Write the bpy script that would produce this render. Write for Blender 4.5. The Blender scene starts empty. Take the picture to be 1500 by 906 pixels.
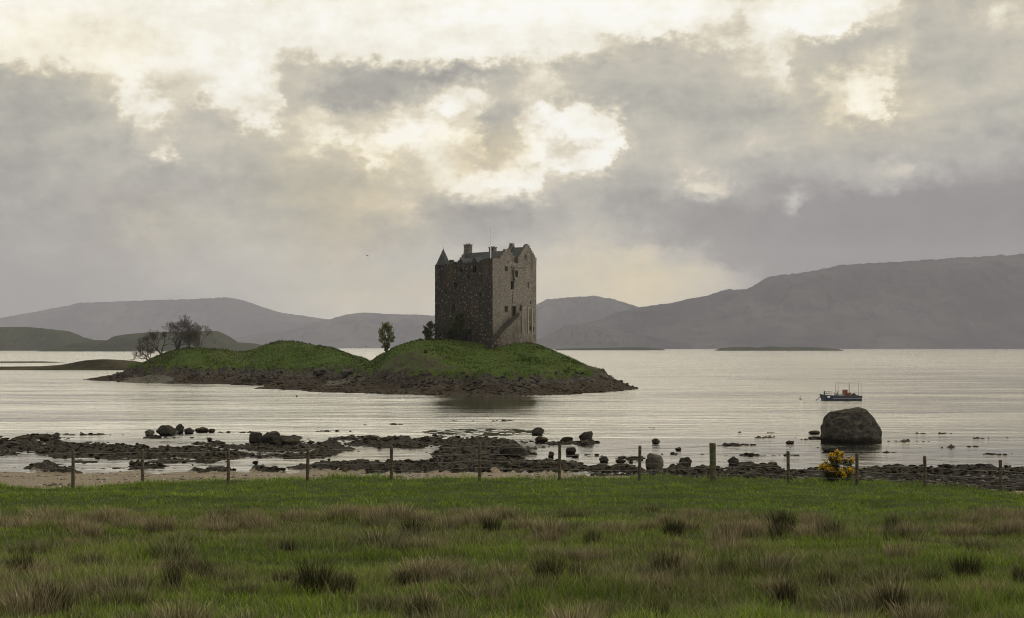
import bpy, bmesh, math, random
import numpy as np
from mathutils import Vector, Matrix, Euler, Quaternion

C = bpy.context
S = C.scene
COL = S.collection
R = math.radians
random.seed(7)
RNG = np.random.default_rng(11)

# ------------------------------------------------------------------ camera, sky, sun
F = 2080.0        # focal length in pixels of the 1500 px wide photograph
HZ = 508.0        # horizon row
H = 8.0           # eye height above the water (m)

cam_d = bpy.data.cameras.new('camera')
cam_d.sensor_width = 36.0
cam_d.lens = 36.0 * F / 1500.0
cam_d.clip_start = 0.1
cam_d.clip_end = 60000.0
cam = bpy.data.objects.new('camera', cam_d)
COL.objects.link(cam)
cam.location = (0, 0, H)
cam.rotation_euler = (R(90) + math.atan((HZ - 453.0) / F), 0, 0)
S.camera = cam

S.view_settings.view_transform = 'Standard'
S.view_settings.look = 'None'
S.view_settings.exposure = 0.5
S.view_settings.gamma = 1.0
S.view_settings.use_curve_mapping = False
S.cycles.use_denoising = True
S.cycles.filter_width = 1.0
S.cycles.max_bounces = 6
S.cycles.diffuse_bounces = 3
S.cycles.glossy_bounces = 3
S.cycles.volume_bounces = 1
S.cycles.transparent_max_bounces = 8

SUN_AZ, SUN_EL = R(80), R(38)


def lin(c):
    c = c / 255.0
    return c / 12.92 if c <= 0.04045 else ((c + 0.055) / 1.055) ** 2.4


def srgb(r, g, b):
    return (lin(r), lin(g), lin(b), 1.0)


class NT:
    """short helper for node trees"""
    def __init__(self, tree):
        self.t = tree

    def n(self, kind, **kw):
        nd = self.t.nodes.new(kind)
        for k, v in kw.items():
            setattr(nd, k, v)
        return nd

    def put(self, sock, val):
        if val is None:
            return
        if isinstance(val, bpy.types.NodeSocket):
            self.t.links.new(val, sock)
        else:
            sock.default_value = val

    def math(self, op, a, b=None, c=None, clamp=False):
        nd = self.n('ShaderNodeMath', operation=op, use_clamp=clamp)
        self.put(nd.inputs[0], a)
        self.put(nd.inputs[1], b)
        self.put(nd.inputs[2], c)
        return nd.outputs[0]

    def vmath(self, op, a, b=None, scale=None):
        nd = self.n('ShaderNodeVectorMath', operation=op)
        self.put(nd.inputs[0], a)
        self.put(nd.inputs[1], b)
        if scale is not None:
            self.put(nd.inputs['Scale'], scale)
        return nd.outputs['Value'] if op in ('LENGTH', 'DOT_PRODUCT') else nd.outputs[0]

    def maprange(self, v, a, b, c=0.0, d=1.0, smooth=True):
        nd = self.n('ShaderNodeMapRange', interpolation_type='SMOOTHSTEP' if smooth else 'LINEAR')
        self.put(nd.inputs[0], v)
        for i, x in enumerate((a, b, c, d)):
            self.put(nd.inputs[i + 1], x)
        return nd.outputs[0]

    def mixf(self, f, a, b):
        nd = self.n('ShaderNodeMix', data_type='FLOAT')
        self.put(nd.inputs[0], f)
        self.put(nd.inputs[2], a)
        self.put(nd.inputs[3], b)
        return nd.outputs[0]

    def mixc(self, f, a, b, mode='MIX'):
        nd = self.n('ShaderNodeMix', data_type='RGBA', blend_type=mode)
        self.put(nd.inputs[0], f)
        self.put(nd.inputs[6], a)
        self.put(nd.inputs[7], b)
        return nd.outputs[2]

    def ramp(self, fac, stops, interp='LINEAR'):
        nd = self.n('ShaderNodeValToRGB')
        cr = nd.color_ramp
        cr.interpolation = interp
        while len(cr.elements) < len(stops):
            cr.elements.new(0.5)
        for e, (p, c) in zip(cr.elements, stops):
            e.position = p
            e.color = c if len(c) == 4 else (*c, 1)
        self.put(nd.inputs[0], fac)
        return nd.outputs[0]

    def noise(self, vec, scale, detail=4, rough=0.55, dim='3D', dist=0.0, out='Fac'):
        nd = self.n('ShaderNodeTexNoise', noise_dimensions=dim)
        self.put(nd.inputs['Vector'], vec)
        nd.inputs['Scale'].default_value = scale
        nd.inputs['Detail'].default_value = detail
        nd.inputs['Roughness'].default_value = rough
        nd.inputs['Distortion'].default_value = dist
        return nd.outputs[out]

    def comb(self, x, y, z):
        nd = self.n('ShaderNodeCombineXYZ')
        self.put(nd.inputs[0], x)
        self.put(nd.inputs[1], y)
        self.put(nd.inputs[2], z)
        return nd.outputs[0]

    def sep(self, v):
        nd = self.n('ShaderNodeSeparateXYZ')
        self.put(nd.inputs[0], v)
        return nd.outputs

    def scalev(self, v, s):
        nd = self.n('ShaderNodeVectorMath', operation='MULTIPLY')
        self.put(nd.inputs[0], v)
        nd.inputs[1].default_value = s
        return nd.outputs[0]


# brightness of the cloud deck, row by row (direction space: azimuth along, elevation up)
SKY_ROWS = [
    (-260, [(0, 225), (400, 235), (800, 225), (1100, 215), (1500, 195)]),
    (-60, [(0, 240), (300, 238), (700, 245), (1000, 240), (1300, 205), (1500, 195)]),
    (20, [(0, 246), (100, 245), (200, 240), (400, 240), (500, 239), (600, 240), (700, 248), (850, 250), (1000, 252), (1050, 236), (1100, 228), (1150, 240), (1200, 250), (1250, 250), (1300, 235), (1350, 197), (1400, 195), (1500, 204)]),
    (50, [(0, 244), (150, 238), (400, 238), (600, 240), (750, 243), (950, 242), (1000, 245), (1050, 222), (1080, 206), (1110, 228), (1150, 250), (1250, 250), (1290, 222), (1330, 208), (1350, 190), (1400, 190), (1440, 208), (1460, 225), (1500, 208)]),
    (80, [(0, 244), (150, 236), (450, 236), (550, 232), (620, 236), (680, 245), (740, 238), (800, 238), (850, 230), (900, 212), (950, 188), (980, 184), (1010, 200), (1050, 230), (1100, 225), (1150, 220), (1200, 195), (1250, 186), (1300, 197), (1350, 188), (1450, 200), (1500, 200)]),
    (108, [(0, 235), (90, 244), (200, 244), (370, 246), (395, 225), (420, 205), (445, 205), (480, 190), (540, 172), (620, 168), (700, 174), (750, 188), (800, 220), (830, 190), (900, 184), (950, 184), (1000, 190), (1050, 196), (1100, 210), (1150, 225), (1180, 190), (1230, 185), (1280, 212), (1310, 218), (1340, 186), (1400, 190), (1500, 196)]),
    (145, [(0, 178), (50, 182), (100, 190), (150, 205), (185, 238), (230, 206), (255, 212), (300, 232), (345, 243), (395, 240), (410, 205), (450, 190), (480, 168), (560, 164), (600, 185), (640, 228), (690, 238), (740, 198), (800, 216), (830, 192), (900, 183), (1000, 184), (1080, 192), (1150, 212), (1180, 196), (1230, 228), (1270, 246), (1300, 236), (1330, 196), (1400, 190), (1500, 194)]),
    (175, [(0, 172), (100, 179), (150, 190), (180, 232), (230, 240), (270, 205), (310, 188), (335, 215), (360, 246), (385, 240), (420, 210), (470, 222), (510, 212), (560, 204), (600, 228), (650, 246), (690, 225), (715, 186), (750, 186), (775, 225), (800, 250), (860, 250), (900, 240), (920, 196), (1000, 183), (1100, 185), (1200, 190), (1235, 222), (1270, 252), (1310, 240), (1330, 200), (1500, 184)]),
    (208, [(0, 171), (100, 178), (180, 190), (205, 215), (240, 202), (270, 190), (330, 195), (400, 195), (430, 206), (480, 238), (530, 250), (600, 253), (670, 250), (695, 235), (720, 192), (755, 200), (790, 244), (850, 253), (900, 250), (920, 202), (950, 185), (1000, 190), (1060, 185), (1115, 203), (1200, 190), (1300, 188), (1400, 180), (1500, 177)]),
    (240, [(0, 169), (100, 174), (180, 183), (212, 196), (238, 238), (262, 200), (350, 180), (450, 194), (515, 204), (540, 242), (565, 240), (590, 214), (640, 236), (690, 214), (720, 203), (755, 222), (800, 250), (850, 240), (890, 250), (912, 196), (950, 180), (1000, 198), (1050, 190), (1100, 178), (1200, 185), (1300, 185), (1400, 175), (1500, 171)]),
    (272, [(0, 168), (200, 177), (300, 174), (400, 178), (480, 185), (550, 200), (600, 214), (650, 226), (690, 244), (740, 250), (785, 242), (810, 202), (850, 188), (895, 168), (950, 176), (1000, 188), (1025, 226), (1050, 226), (1080, 190), (1120, 170), (1200, 179), (1250, 190), (1325, 216), (1345, 195), (1400, 170), (1500, 163)]),
    (308, [(0, 167), (200, 174), (300, 184), (400, 184), (500, 190), (560, 210), (600, 216), (640, 176), (680, 160), (750, 165), (800, 184), (850, 190), (900, 170), (950, 157), (1050, 155), (1130, 176), (1165, 222), (1190, 162), (1300, 156), (1500, 148)]),
    (345, [(0, 164), (150, 169), (240, 192), (300, 195), (400, 190), (500, 186), (600, 182), (700, 177), (800, 190), (880, 198), (930, 184), (1000, 156), (1100, 150), (1300, 145), (1500, 139)]),
    (375, [(0, 158), (150, 166), (250, 190), (400, 197), (500, 199), (650, 197), (800, 211), (930, 221), (1010, 204), (1045, 172), (1065, 150), (1200, 140), (1400, 133), (1500, 128)]),
    (405, [(0, 156), (150, 166), (300, 190), (450, 206), (600, 206), (800, 220), (950, 228), (1050, 222), (1100, 196), (1140, 152), (1200, 136), (1500, 126)]),
    (450, [(0, 154), (200, 168), (400, 198), (500, 211), (650, 214), (800, 221), (900, 228), (1000, 222), (1150, 180), (1500, 140)]),
]


def ang(px):
    return (750 + F * math.atan((px - 750) / F)) / 1000.0


def build_world():
    w = bpy.data.worlds.new('World')
    S.world = w
    w.use_nodes = True
    t = w.node_tree
    t.nodes.clear()
    N = NT(t)
    out = N.n('ShaderNodeOutputWorld')
    d = N.n('ShaderNodeTexCoord').outputs['Generated']
    x, y, z = N.sep(d)
    az = N.math('ARCTAN2', x, y)
    el = N.math('ARCSINE', z)
    X = N.math('MULTIPLY_ADD', az, F / 1000.0, 0.75)
    Y = N.math('MULTIPLY_ADD', el, -F / 1000.0, HZ / 1000.0)
    P = N.comb(X, N.math('MULTIPLY', Y, 1.35), 0.0)
    # turbulent displacement of the layout gives cloud edges their shape
    w1 = N.vmath('SUBTRACT', N.noise(P, 7.0, 3, 0.5, out='Color'), (0.5, 0.5, 0.5))
    w2 = N.vmath('SUBTRACT', N.noise(P, 26.0, 6, 0.62, out='Color'), (0.5, 0.5, 0.5))
    w3 = N.vmath('SUBTRACT', N.noise(P, 75.0, 4, 0.6, out='Color'), (0.5, 0.5, 0.5))
    wv = N.vmath('ADD', N.vmath('ADD', N.vmath('SCALE', w1, scale=0.06), N.vmath('SCALE', w2, scale=0.085)), N.vmath('SCALE', w3, scale=0.020))
    wx, wy, wz = N.sep(wv)
    Xw = N.math('ADD', X, wx)
    # less stirring near the level horizon bands
    damp = N.maprange(Y, 0.30, 0.47, 1.0, 0.45)
    Yw = N.math('ADD', Y, N.math('MULTIPLY', N.math('MULTIPLY', wy, damp), 0.85))
    fac = N.maprange(Xw, 0.0, 1.5, 0.0, 1.0, smooth=False)
    L = None
    prev = None
    for (py, stops) in SKY_ROWS:
        st = [(min(1, max(0, ang(px) / 1.5)), (v / 255.0,) * 3) for px, v in stops]
        row = N.ramp(fac, st, 'EASE')
        if L is None:
            L = row
        else:
            L = N.mixf(N.maprange(Yw, prev / 1000.0, py / 1000.0), L, row)
        prev = py
    # fine billow inside the deck
    n1 = N.noise(P, 11.0, 7, 0.6)
    n2 = N.noise(N.vmath('ADD', P, (3.1, 7.7, 0.4)), 34.0, 6, 0.6)
    calm = N.maprange(Y, 0.30, 0.45, 1.0, 0.4)
    bil = N.math('ADD', N.math('MULTIPLY_ADD', n1, 0.18, -0.09), N.math('ADD', N.math('MULTIPLY_ADD', n2, 0.16, -0.08), N.math('MULTIPLY_ADD', N.noise(N.scalev(P, (1.0, 2.6, 1.0)), 6.0, 6, 0.6), 0.16, -0.08)))
    L = N.math('ADD', L, N.math('MULTIPLY', bil, calm))
    # the deck is heavier low over the hills
    L = N.math('SUBTRACT', L, N.math('ADD', N.maprange(Y, 0.20, 0.45, 0.0, 0.085), N.math('MULTIPLY', N.maprange(Y, 0.23, 0.35), N.maprange(X, 0.95, 1.3, 0.0, 0.20))))
    brk = N.math('MULTIPLY', N.maprange(N.noise(N.vmath('ADD', P, (1.7, 4.2, 2.0)), 15.0, 6, 0.6), 0.47, 0.66), N.maprange(L, 0.84, 0.96))
    L = N.math('SUBTRACT', L, N.math('MULTIPLY', N.math('MULTIPLY', brk, 0.11), N.maprange(Y, 0.09, 0.16)))
    # steepen the step between open gap and cloud
    gap = N.maprange(L, 0.79, 0.92, -0.040, 0.020)
    L = N.math('ADD', L, gap)
    # the sky out of the picture: brighter to the right, duller behind and to the left
    side = N.maprange(az, R(22), R(45), 0.0, 1.0)
    L = N.mixf(side, L, N.math('MULTIPLY_ADD', n1, 0.25, 0.70))
    back = N.maprange(N.math('ADD', N.math('MULTIPLY', x, -0.72), N.math('MULTIPLY', y, -0.72)), -0.05, 0.75, 0.0, 1.0)
    L = N.mixf(N.math('MULTIPLY', back, 0.9), L, N.math('MULTIPLY_ADD', n1, 0.2, 0.40))
    rgb = N.ramp(L, [
        (0.0, srgb(70, 70, 72)), (125 / 255, srgb(124, 121, 117)), (150 / 255, srgb(151, 148, 141)), (172 / 255, srgb(175, 172, 160)),
        (195 / 255, srgb(201, 194, 175)), (215 / 255, srgb(222, 213, 190)), (235 / 255, srgb(242, 237, 220)),
        (250 / 255, srgb(254, 251, 240)), (1.0, srgb(255, 254, 247))])
    # warm light coming through the thinner cloud left and right of the castle
    warm = None
    for (bx, by, rx, ry, a) in ((505, 300, 190, 150, .9), (240, 350, 150, 70, .5), (930, 410, 190, 75, 1.0), (700, 225, 110, 60, .8), (590, 420, 260, 60, .5), (1270, 170, 120, 80, .4), (90, 90, 200, 70, .4)):
        q = N.vmath('MULTIPLY', N.vmath('SUBTRACT', N.comb(Xw, Yw, 0.0), (ang(bx), by / 1000, 0)), (1000 / rx, 1000 / ry, 0))
        g = N.maprange(N.vmath('LENGTH', q), 0.0, 1.25, a, 0.0)
        warm = g if warm is None else N.math('MAXIMUM', warm, g)
    warm = N.math('MULTIPLY', warm, N.maprange(n1, 0.25, 0.6, 0.5, 1.0))
    rgb = N.mixc(warm, rgb, N.mixc(1.0, rgb, (1.07, 0.985, 0.75, 1), 'MULTIPLY'))
    # the heavy bank over the right hand hills is bluer
    q = N.vmath('MULTIPLY', N.vmath('SUBTRACT', N.comb(Xw, Yw, 0.0), (1.38, 0.36, 0)), (1 / 0.48, 1 / 0.17, 0))
    rgb = N.mixc(N.maprange(N.vmath('LENGTH', q), 0.1, 1.2, 0.9, 0.0), rgb, N.mixc(1.0, rgb, (0.965, 0.965, 1.06, 1), 'MULTIPLY'))
    below = N.maprange(z, -0.03, 0.0, 0.0, 1.0)
    rgb = N.mixc(below, (0.12, 0.12, 0.11, 1), rgb)
    b1 = N.n('ShaderNodeBackground')
    N.put(b1.inputs[0], rgb)
    # an overcast sky is brightest overhead
    N.put(b1.inputs[1], N.maprange(el, R(12), R(34), 0.695, 1.7))
    sky = N.n('ShaderNodeTexSky', sky_type='NISHITA', sun_disc=False)
    sky.sun_elevation = SUN_EL
    sky.sun_rotation = SUN_AZ
    b2 = N.n('ShaderNodeBackground')
    N.put(b2.inputs[0], sky.outputs[0])
    b2.inputs[1].default_value = 0.08
    mx = N.n('ShaderNodeMixShader')
    mx.inputs[0].default_value = 0.02      # thin breaks in the deck
    t.links.new(b1.outputs[0], mx.inputs[1])
    t.links.new(b2.outputs[0], mx.inputs[2])
    t.links.new(mx.outputs[0], out.inputs[0])
    w.cycles.sampling_method = 'MANUAL'
    w.cycles.sample_map_resolution = 1024


build_world()

sun_d = bpy.data.lights.new('sun', 'SUN')
sun_d.energy = 0.7
sun_d.angle = R(18)
sun_d.color = (1.0, 0.95, 0.87)
sun = bpy.data.objects.new('sun', sun_d)
COL.objects.link(sun)
sv = Vector((math.sin(SUN_AZ) * math.cos(SUN_EL), math.cos(SUN_AZ) * math.cos(SUN_EL), math.sin(SUN_EL)))
sun.rotation_euler = sv.to_track_quat('Z', 'Y').to_euler()
sun.location = (60, -40, 80)


# ------------------------------------------------------------------ helpers
def W(px, py, z=0.0):
    """ground position seen at a photo pixel, on level z"""
    d = (H - z) * F / (py - HZ)
    return ((px - 750) / F * d, d)


def XD(px, d):
    return (px - 750) / F * d


def ZD(py, d):
    return H + (HZ - py) * d / F


def _hash(ix, iy, seed):
    h = (ix.astype(np.int64) * 374761393 + iy.astype(np.int64) * 668265263 + seed * 1442695041) & 0xFFFFFFFF
    h = ((h ^ (h >> 13)) * 1274126177) & 0xFFFFFFFF
    h = h ^ (h >> 16)
    return h / 4294967295.0


def perlin(x, y, seed=0):
    x = np.asarray(x, float)
    y = np.asarray(y, float)
    x0 = np.floor(x)
    y0 = np.floor(y)
    fx = x - x0
    fy = y - y0
    u = fx * fx * fx * (fx * (fx * 6 - 15) + 10)
    v = fy * fy * fy * (fy * (fy * 6 - 15) + 10)

    def g(ix, iy, dx, dy):
        a = _hash(ix, iy, seed) * 2 * np.pi
        return np.cos(a) * dx + np.sin(a) * dy
    a = g(x0, y0, fx, fy)
    b = g(x0 + 1, y0, fx - 1, fy)
    c = g(x0, y0 + 1, fx, fy - 1)
    d = g(x0 + 1, y0 + 1, fx - 1, fy - 1)
    return ((a + (b - a) * u) + ((c + (d - c) * u) - (a + (b - a) * u)) * v) * 1.4


def fbm(x, y, octv=4, seed=0, gain=0.5):
    s = 0
    amp = 1.0
    f = 1.0
    for i in range(octv):
        s = s + amp * perlin(np.asarray(x) * f, np.asarray(y) * f, seed + i * 17)
        amp *= gain
        f *= 2.03
    return s


def sstep(a, b, x):
    t = np.clip((np.asarray(x, float) - a) / (b - a), 0, 1)
    return t * t * (3 - 2 * t)


def tag(o, label=None, cat=None, group=None, kind=None):
    if label:
        o['label'] = label
    if cat:
        o['category'] = cat
    if group:
        o['group'] = group
    if kind:
        o['kind'] = kind
    return o


def empty(name, loc=(0, 0, 0), rz=0.0):
    o = bpy.data.objects.new(name, None)
    o.empty_display_size = 0.3
    COL.objects.link(o)
    o.location = loc
    o.rotation_euler = (0, 0, rz)
    return o


def mesh_obj(name, me, mat=None, parent=None, smooth=False):
    me.name = name
    if mat is not None:
        for m in (mat if isinstance(mat, (list, tuple)) else [mat]):
            me.materials.append(m)
    if smooth:
        me.polygons.foreach_set('use_smooth', [True] * len(me.polygons))
    o = bpy.data.objects.new(name, me)
    COL.objects.link(o)
    if parent is not None:
        o.parent = parent
    return o


def bm_obj(name, bm, mat=None, parent=None, smooth=False):
    me = bpy.data.meshes.new(name)
    bm.normal_update()
    bm.to_mesh(me)
    bm.free()
    return mesh_obj(name, me, mat, parent, smooth)


def np_mesh(name, verts, faces, attrs=None):
    """verts (n,3), faces (m,k) int array with k = 3 or 4"""
    me = bpy.data.meshes.new(name)
    verts = np.ascontiguousarray(verts, dtype=np.float32)
    faces = np.ascontiguousarray(faces, dtype=np.int32)
    n, (m, k) = len(verts), faces.shape
    me.vertices.add(n)
    me.vertices.foreach_set('co', verts.ravel())
    me.loops.add(m * k)
    me.loops.foreach_set('vertex_index', faces.ravel())
    me.polygons.add(m)
    me.polygons.foreach_set('loop_start', np.arange(0, m * k, k, dtype=np.int32))
    me.polygons.foreach_set('loop_total', np.full(m, k, dtype=np.int32))
    me.update(calc_edges=True)
    for an, arr in (attrs or {}).items():
        arr = np.asarray(arr, dtype=np.float32)
        if arr.ndim == 1:
            a = me.attributes.new(an, 'FLOAT', 'POINT')
            a.data.foreach_set('value', arr)
        else:
            a = me.attributes.new(an, 'FLOAT_COLOR', 'POINT')
            if arr.shape[1] == 3:
                arr = np.concatenate([arr, np.ones((len(arr), 1), np.float32)], 1)
            a.data.foreach_set('color', arr.ravel())
    return me


def grid_faces(nx, ny):
    i = np.arange((nx - 1) * (ny - 1))
    a = (i // (nx - 1)) * nx + i % (nx - 1)
    return np.stack([a, a + 1, a + nx + 1, a + nx], 1)


def height_obj(name, xs, ys, zf, mat, attrs=None, smooth=True):
    gx, gy = np.meshgrid(xs, ys)
    r = zf(gx, gy)
    if isinstance(r, tuple):
        gz, at = r
    else:
        gz, at = r, {}
    v = np.stack([gx.ravel(), gy.ravel(), gz.ravel()], 1)
    me = np_mesh(name, v, grid_faces(len(xs), len(ys)), {k: a.ravel() for k, a in at.items()})
    return mesh_obj(name, me, mat, None, smooth)


def add_box(bm, x0, x1, y0, y1, z0, z1, mi=0):
    vs = [bm.verts.new(p) for p in ((x0, y0, z0), (x1, y0, z0), (x1, y1, z0), (x0, y1, z0), (x0, y0, z1), (x1, y0, z1), (x1, y1, z1), (x0, y1, z1))]
    for f in ((3, 2, 1, 0), (4, 5, 6, 7), (0, 1, 5, 4), (1, 2, 6, 5), (2, 3, 7, 6), (3, 0, 4, 7)):
        bm.faces.new([vs[i] for i in f]).material_index = mi
    return vs


def add_tube(bm, pts, rad, seg=8, cap=True):
    pts = [Vector(p) for p in pts]
    rings = []
    for i, p in enumerate(pts):
        r = rad[i] if isinstance(rad, (list, tuple)) else rad
        if i == 0:
            t = pts[1] - pts[0]
        elif i == len(pts) - 1:
            t = pts[-1] - pts[-2]
        else:
            t = pts[i + 1] - pts[i - 1]
        t = t.normalized() if t.length > 1e-9 else Vector((0, 0, 1))
        u = t.cross(Vector((0, 0, 1)) if abs(t.z) < 0.9 else Vector((1, 0, 0))).normalized()
        v = t.cross(u)
        rings.append([bm.verts.new(p + (u * math.cos(2 * math.pi * k / seg) + v * math.sin(2 * math.pi * k / seg)) * r) for k in range(seg)])
    for a, b in zip(rings, rings[1:]):
        for k in range(seg):
            bm.faces.new((a[k], a[(k + 1) % seg], b[(k + 1) % seg], b[k]))
    if cap and seg > 2:
        bm.faces.new(rings[0][::-1])
        bm.faces.new(rings[-1])


def add_prism(bm, poly, axis, a, b, mi=0):
    """extrude a 2-D outline along an axis: 'x' -> (y,z) outline, 'y' -> (x,z) outline, 'z' -> (x,y)"""
    def P(u, v, w):
        return {'x': (w, u, v), 'y': (u, w, v), 'z': (u, v, w)}[axis]
    lo = [bm.verts.new(P(u, v, a)) for u, v in poly]
    hi = [bm.verts.new(P(u, v, b)) for u, v in poly]
    n = len(poly)
    for i in range(n):
        bm.faces.new((lo[i], lo[(i + 1) % n], hi[(i + 1) % n], hi[i])).material_index = mi
    bm.faces.new(lo[::-1]).material_index = mi
    bm.faces.new(hi).material_index = mi


# ------------------------------------------------------------------ materials
def new_mat(name):
    m = bpy.data.materials.new(name)
    m.use_nodes = True
    t = m.node_tree
    N = NT(t)
    bs = t.nodes['Principled BSDF']
    return m, N, bs


def coords(N, kind='Object'):
    return N.n('ShaderNodeTexCoord').outputs[kind]


def set_bump(N, bs, height, strength=0.5, dist=0.05):
    b = N.n('ShaderNodeBump')
    b.inputs['Strength'].default_value = strength
    b.inputs['Distance'].default_value = dist
    N.put(b.inputs['Height'], height)
    N.put(bs.inputs['Normal'], b.outputs[0])


def mat_plain(name, c1, c2, scale=6.0, rough=0.7, spec=0.3, metal=0.0, bump=0.0):
    m, N, bs = new_mat(name)
    co = coords(N)
    n = N.noise(co, scale, 5, 0.6)
    N.put(bs.inputs['Base Color'], N.mixc(N.maprange(n, 0.3, 0.7), (*c1, 1), (*c2, 1)))
    bs.inputs['Roughness'].default_value = rough
    bs.inputs['Specular IOR Level'].default_value = spec
    bs.inputs['Metallic'].default_value = metal
    if bump:
        set_bump(N, bs, n, 0.6, bump)
    return m


def mat_attr(name, rough=0.7, spec=0.2, attr='tint', trans=0.0):
    m, N, bs = new_mat(name)
    a = N.n('ShaderNodeAttribute', attribute_name=attr)
    N.put(bs.inputs['Base Color'], a.outputs['Color'])
    bs.inputs['Roughness'].default_value = rough
    bs.inputs['Specular IOR Level'].default_value = spec
    if trans:
        tr = N.n('ShaderNodeBsdfTranslucent')
        N.put(tr.inputs[0], a.outputs['Color'])
        mx = N.n('ShaderNodeMixShader')
        mx.inputs[0].default_value = trans
        t = m.node_tree
        t.links.new(bs.outputs[0], mx.inputs[1])
        t.links.new(tr.outputs[0], mx.inputs[2])
        t.links.new(mx.outputs[0], t.nodes['Material Output'].inputs[0])
    return m


def mat_field():
    m, N, bs = new_mat('field_turf')
    co = coords(N)
    n1 = N.noise(co, 0.35, 5, 0.6)
    n2 = N.noise(co, 6.0, 5, 0.65)
    n3 = N.noise(co, 40.0, 3, 0.6)
    c = N.mixc(N.maprange(n1, 0.35, 0.65), (0.028, 0.048, 0.010, 1), (0.045, 0.070, 0.014, 1))
    c = N.mixc(N.maprange(n2, 0.52, 0.72), c, (0.05, 0.042, 0.02, 1))
    c = N.mixc(N.maprange(n3, 0.3, 0.7), (0.0, 0.0, 0.0, 1), c)
    c = N.mixc(0.5, c, (0.035, 0.052, 0.012, 1))
    N.put(bs.inputs['Base Color'], c)
    bs.inputs['Roughness'].default_value = 0.95
    bs.inputs['Specular IOR Level'].default_value = 0.1
    set_bump(N, bs, N.math('ADD', n2, n3), 0.7, 0.06)
    return m


def mat_foreshore():
    m, N, bs = new_mat('foreshore_ground')
    co = coords(N)
    weed = N.n('ShaderNodeAttribute', attribute_name='weed').outputs['Fac']
    green = N.n('ShaderNodeAttribute', attribute_name='green').outputs['Fac']
    turf = N.n('ShaderNodeAttribute', attribute_name='turf').outputs['Fac']
    n1 = N.noise(co, 0.8, 6, 0.65)
    n2 = N.noise(co, 5.0, 5, 0.65)
    n3 = N.noise(co, 18.0, 3, 0.6)
    sand = N.mixc(N.maprange(n2, 0.3, 0.7), (0.13, 0.108, 0.078, 1), (0.25, 0.212, 0.165, 1))
    sand = N.mixc(N.maprange(n3, 0.55, 0.68), sand, (0.06, 0.052, 0.045, 1))
    wd = N.mixc(N.maprange(n2, 0.35, 0.65), (0.009, 0.008, 0.006, 1), (0.044, 0.038, 0.029, 1))
    wd = N.mixc(N.maprange(n1, 0.55, 0.7), wd, (0.062, 0.056, 0.046, 1))
    k = N.math('ADD', weed, N.math('MULTIPLY_ADD', n2, 0.9, -0.45))
    c = N.mixc(N.maprange(k, 0.4, 0.6), sand, wd)
    c = N.mixc(N.maprange(green, 0.3, 0.7), c, (0.016, 0.017, 0.007, 1))
    g = N.math('ADD', turf, N.math('MULTIPLY_ADD', n2, 1.0, -0.5))
    c = N.mixc(N.maprange(g, 0.45, 0.6), c, (0.045, 0.065, 0.016, 1))
    N.put(bs.inputs['Base Color'], c)
    N.put(bs.inputs['Roughness'], N.mixf(weed, 0.95, 0.8))
    bs.inputs['Specular IOR Level'].default_value = 0.04
    set_bump(N, bs, N.math('ADD', n2, n3), 0.9, 0.10)
    return m


def mat_islet():
    m, N, bs = new_mat('islet_ground')
    co = coords(N)
    z = N.sep(co)[2]
    gm = N.n('ShaderNodeNewGeometry')
    nz = N.sep(gm.outputs['Normal'])[2]
    n0 = N.noise(co, 0.10, 5, 0.6)
    n1 = N.noise(co, 0.45, 6, 0.65)
    n2 = N.noise(co, 1.8, 6, 0.65)
    shingle = N.n('ShaderNodeAttribute', attribute_name='shingle').outputs['Fac']
    g = N.mixc(N.maprange(n1, 0.3, 0.7), (0.028, 0.048, 0.008, 1), (0.048, 0.072, 0.013, 1))
    g = N.mixc(N.maprange(n0, 0.55, 0.72), g, (0.060, 0.056, 0.020, 1))
    g = N.mixc(N.maprange(n2, 0.60, 0.75), g, (0.028, 0.036, 0.014, 1))
    rock = N.mixc(N.maprange(n2, 0.3, 0.7), (0.014, 0.012, 0.010, 1), (0.078, 0.069, 0.058, 1))
    rock = N.mixc(N.maprange(n1, 0.55, 0.68), rock, (0.04, 0.033, 0.022, 1))
    wd = N.mixc(N.maprange(n2, 0.32, 0.68), (0.012, 0.010, 0.007, 1), (0.050, 0.040, 0.028, 1))
    wd = N.mixc(N.maprange(n1, 0.56, 0.66), wd, (0.05, 0.043, 0.03, 1))
    zz = N.math('ADD', z, N.math('ADD', N.math('MULTIPLY_ADD', n1, 2.6, -1.3), N.math('MULTIPLY_ADD', n0, 4.0, -2.0)))
    c = N.mixc(N.maprange(zz, 1.25, 1.75), wd, rock)
    up = N.math('ADD', nz, N.math('MULTIPLY_ADD', n2, 0.5, -0.25))
    gz = N.math('MULTIPLY', N.maprange(zz, 2.3, 3.0), N.maprange(up, 0.66, 0.80))
    c = N.mixc(gz, c, g)
    c = N.mixc(N.maprange(N.math('ADD', shingle, N.math('MULTIPLY_ADD', n1, 1.6, -0.85)), 0.4, 0.6), c, (0.075, 0.070, 0.058, 1))
    crag = N.n('ShaderNodeAttribute', attribute_name='crag').outputs['Fac']
    ck = N.math('ADD', crag, N.math('MULTIPLY_ADD', n1, 2.2, -1.55))
    earth = N.mixc(N.maprange(n2, 0.3, 0.7), (0.012, 0.010, 0.007, 1), (0.065, 0.054, 0.040, 1))
    c = N.mixc(N.maprange(ck, 0.3, 0.6, 0.0, 0.9), c, earth)
    N.put(bs.inputs['Base Color'], c)
    bs.inputs['Roughness'].default_value = 0.9
    bs.inputs['Specular IOR Level'].default_value = 0.04
    set_bump(N, bs, N.math('ADD', n1, n2), 0.9, 0.35)
    return m


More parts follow.
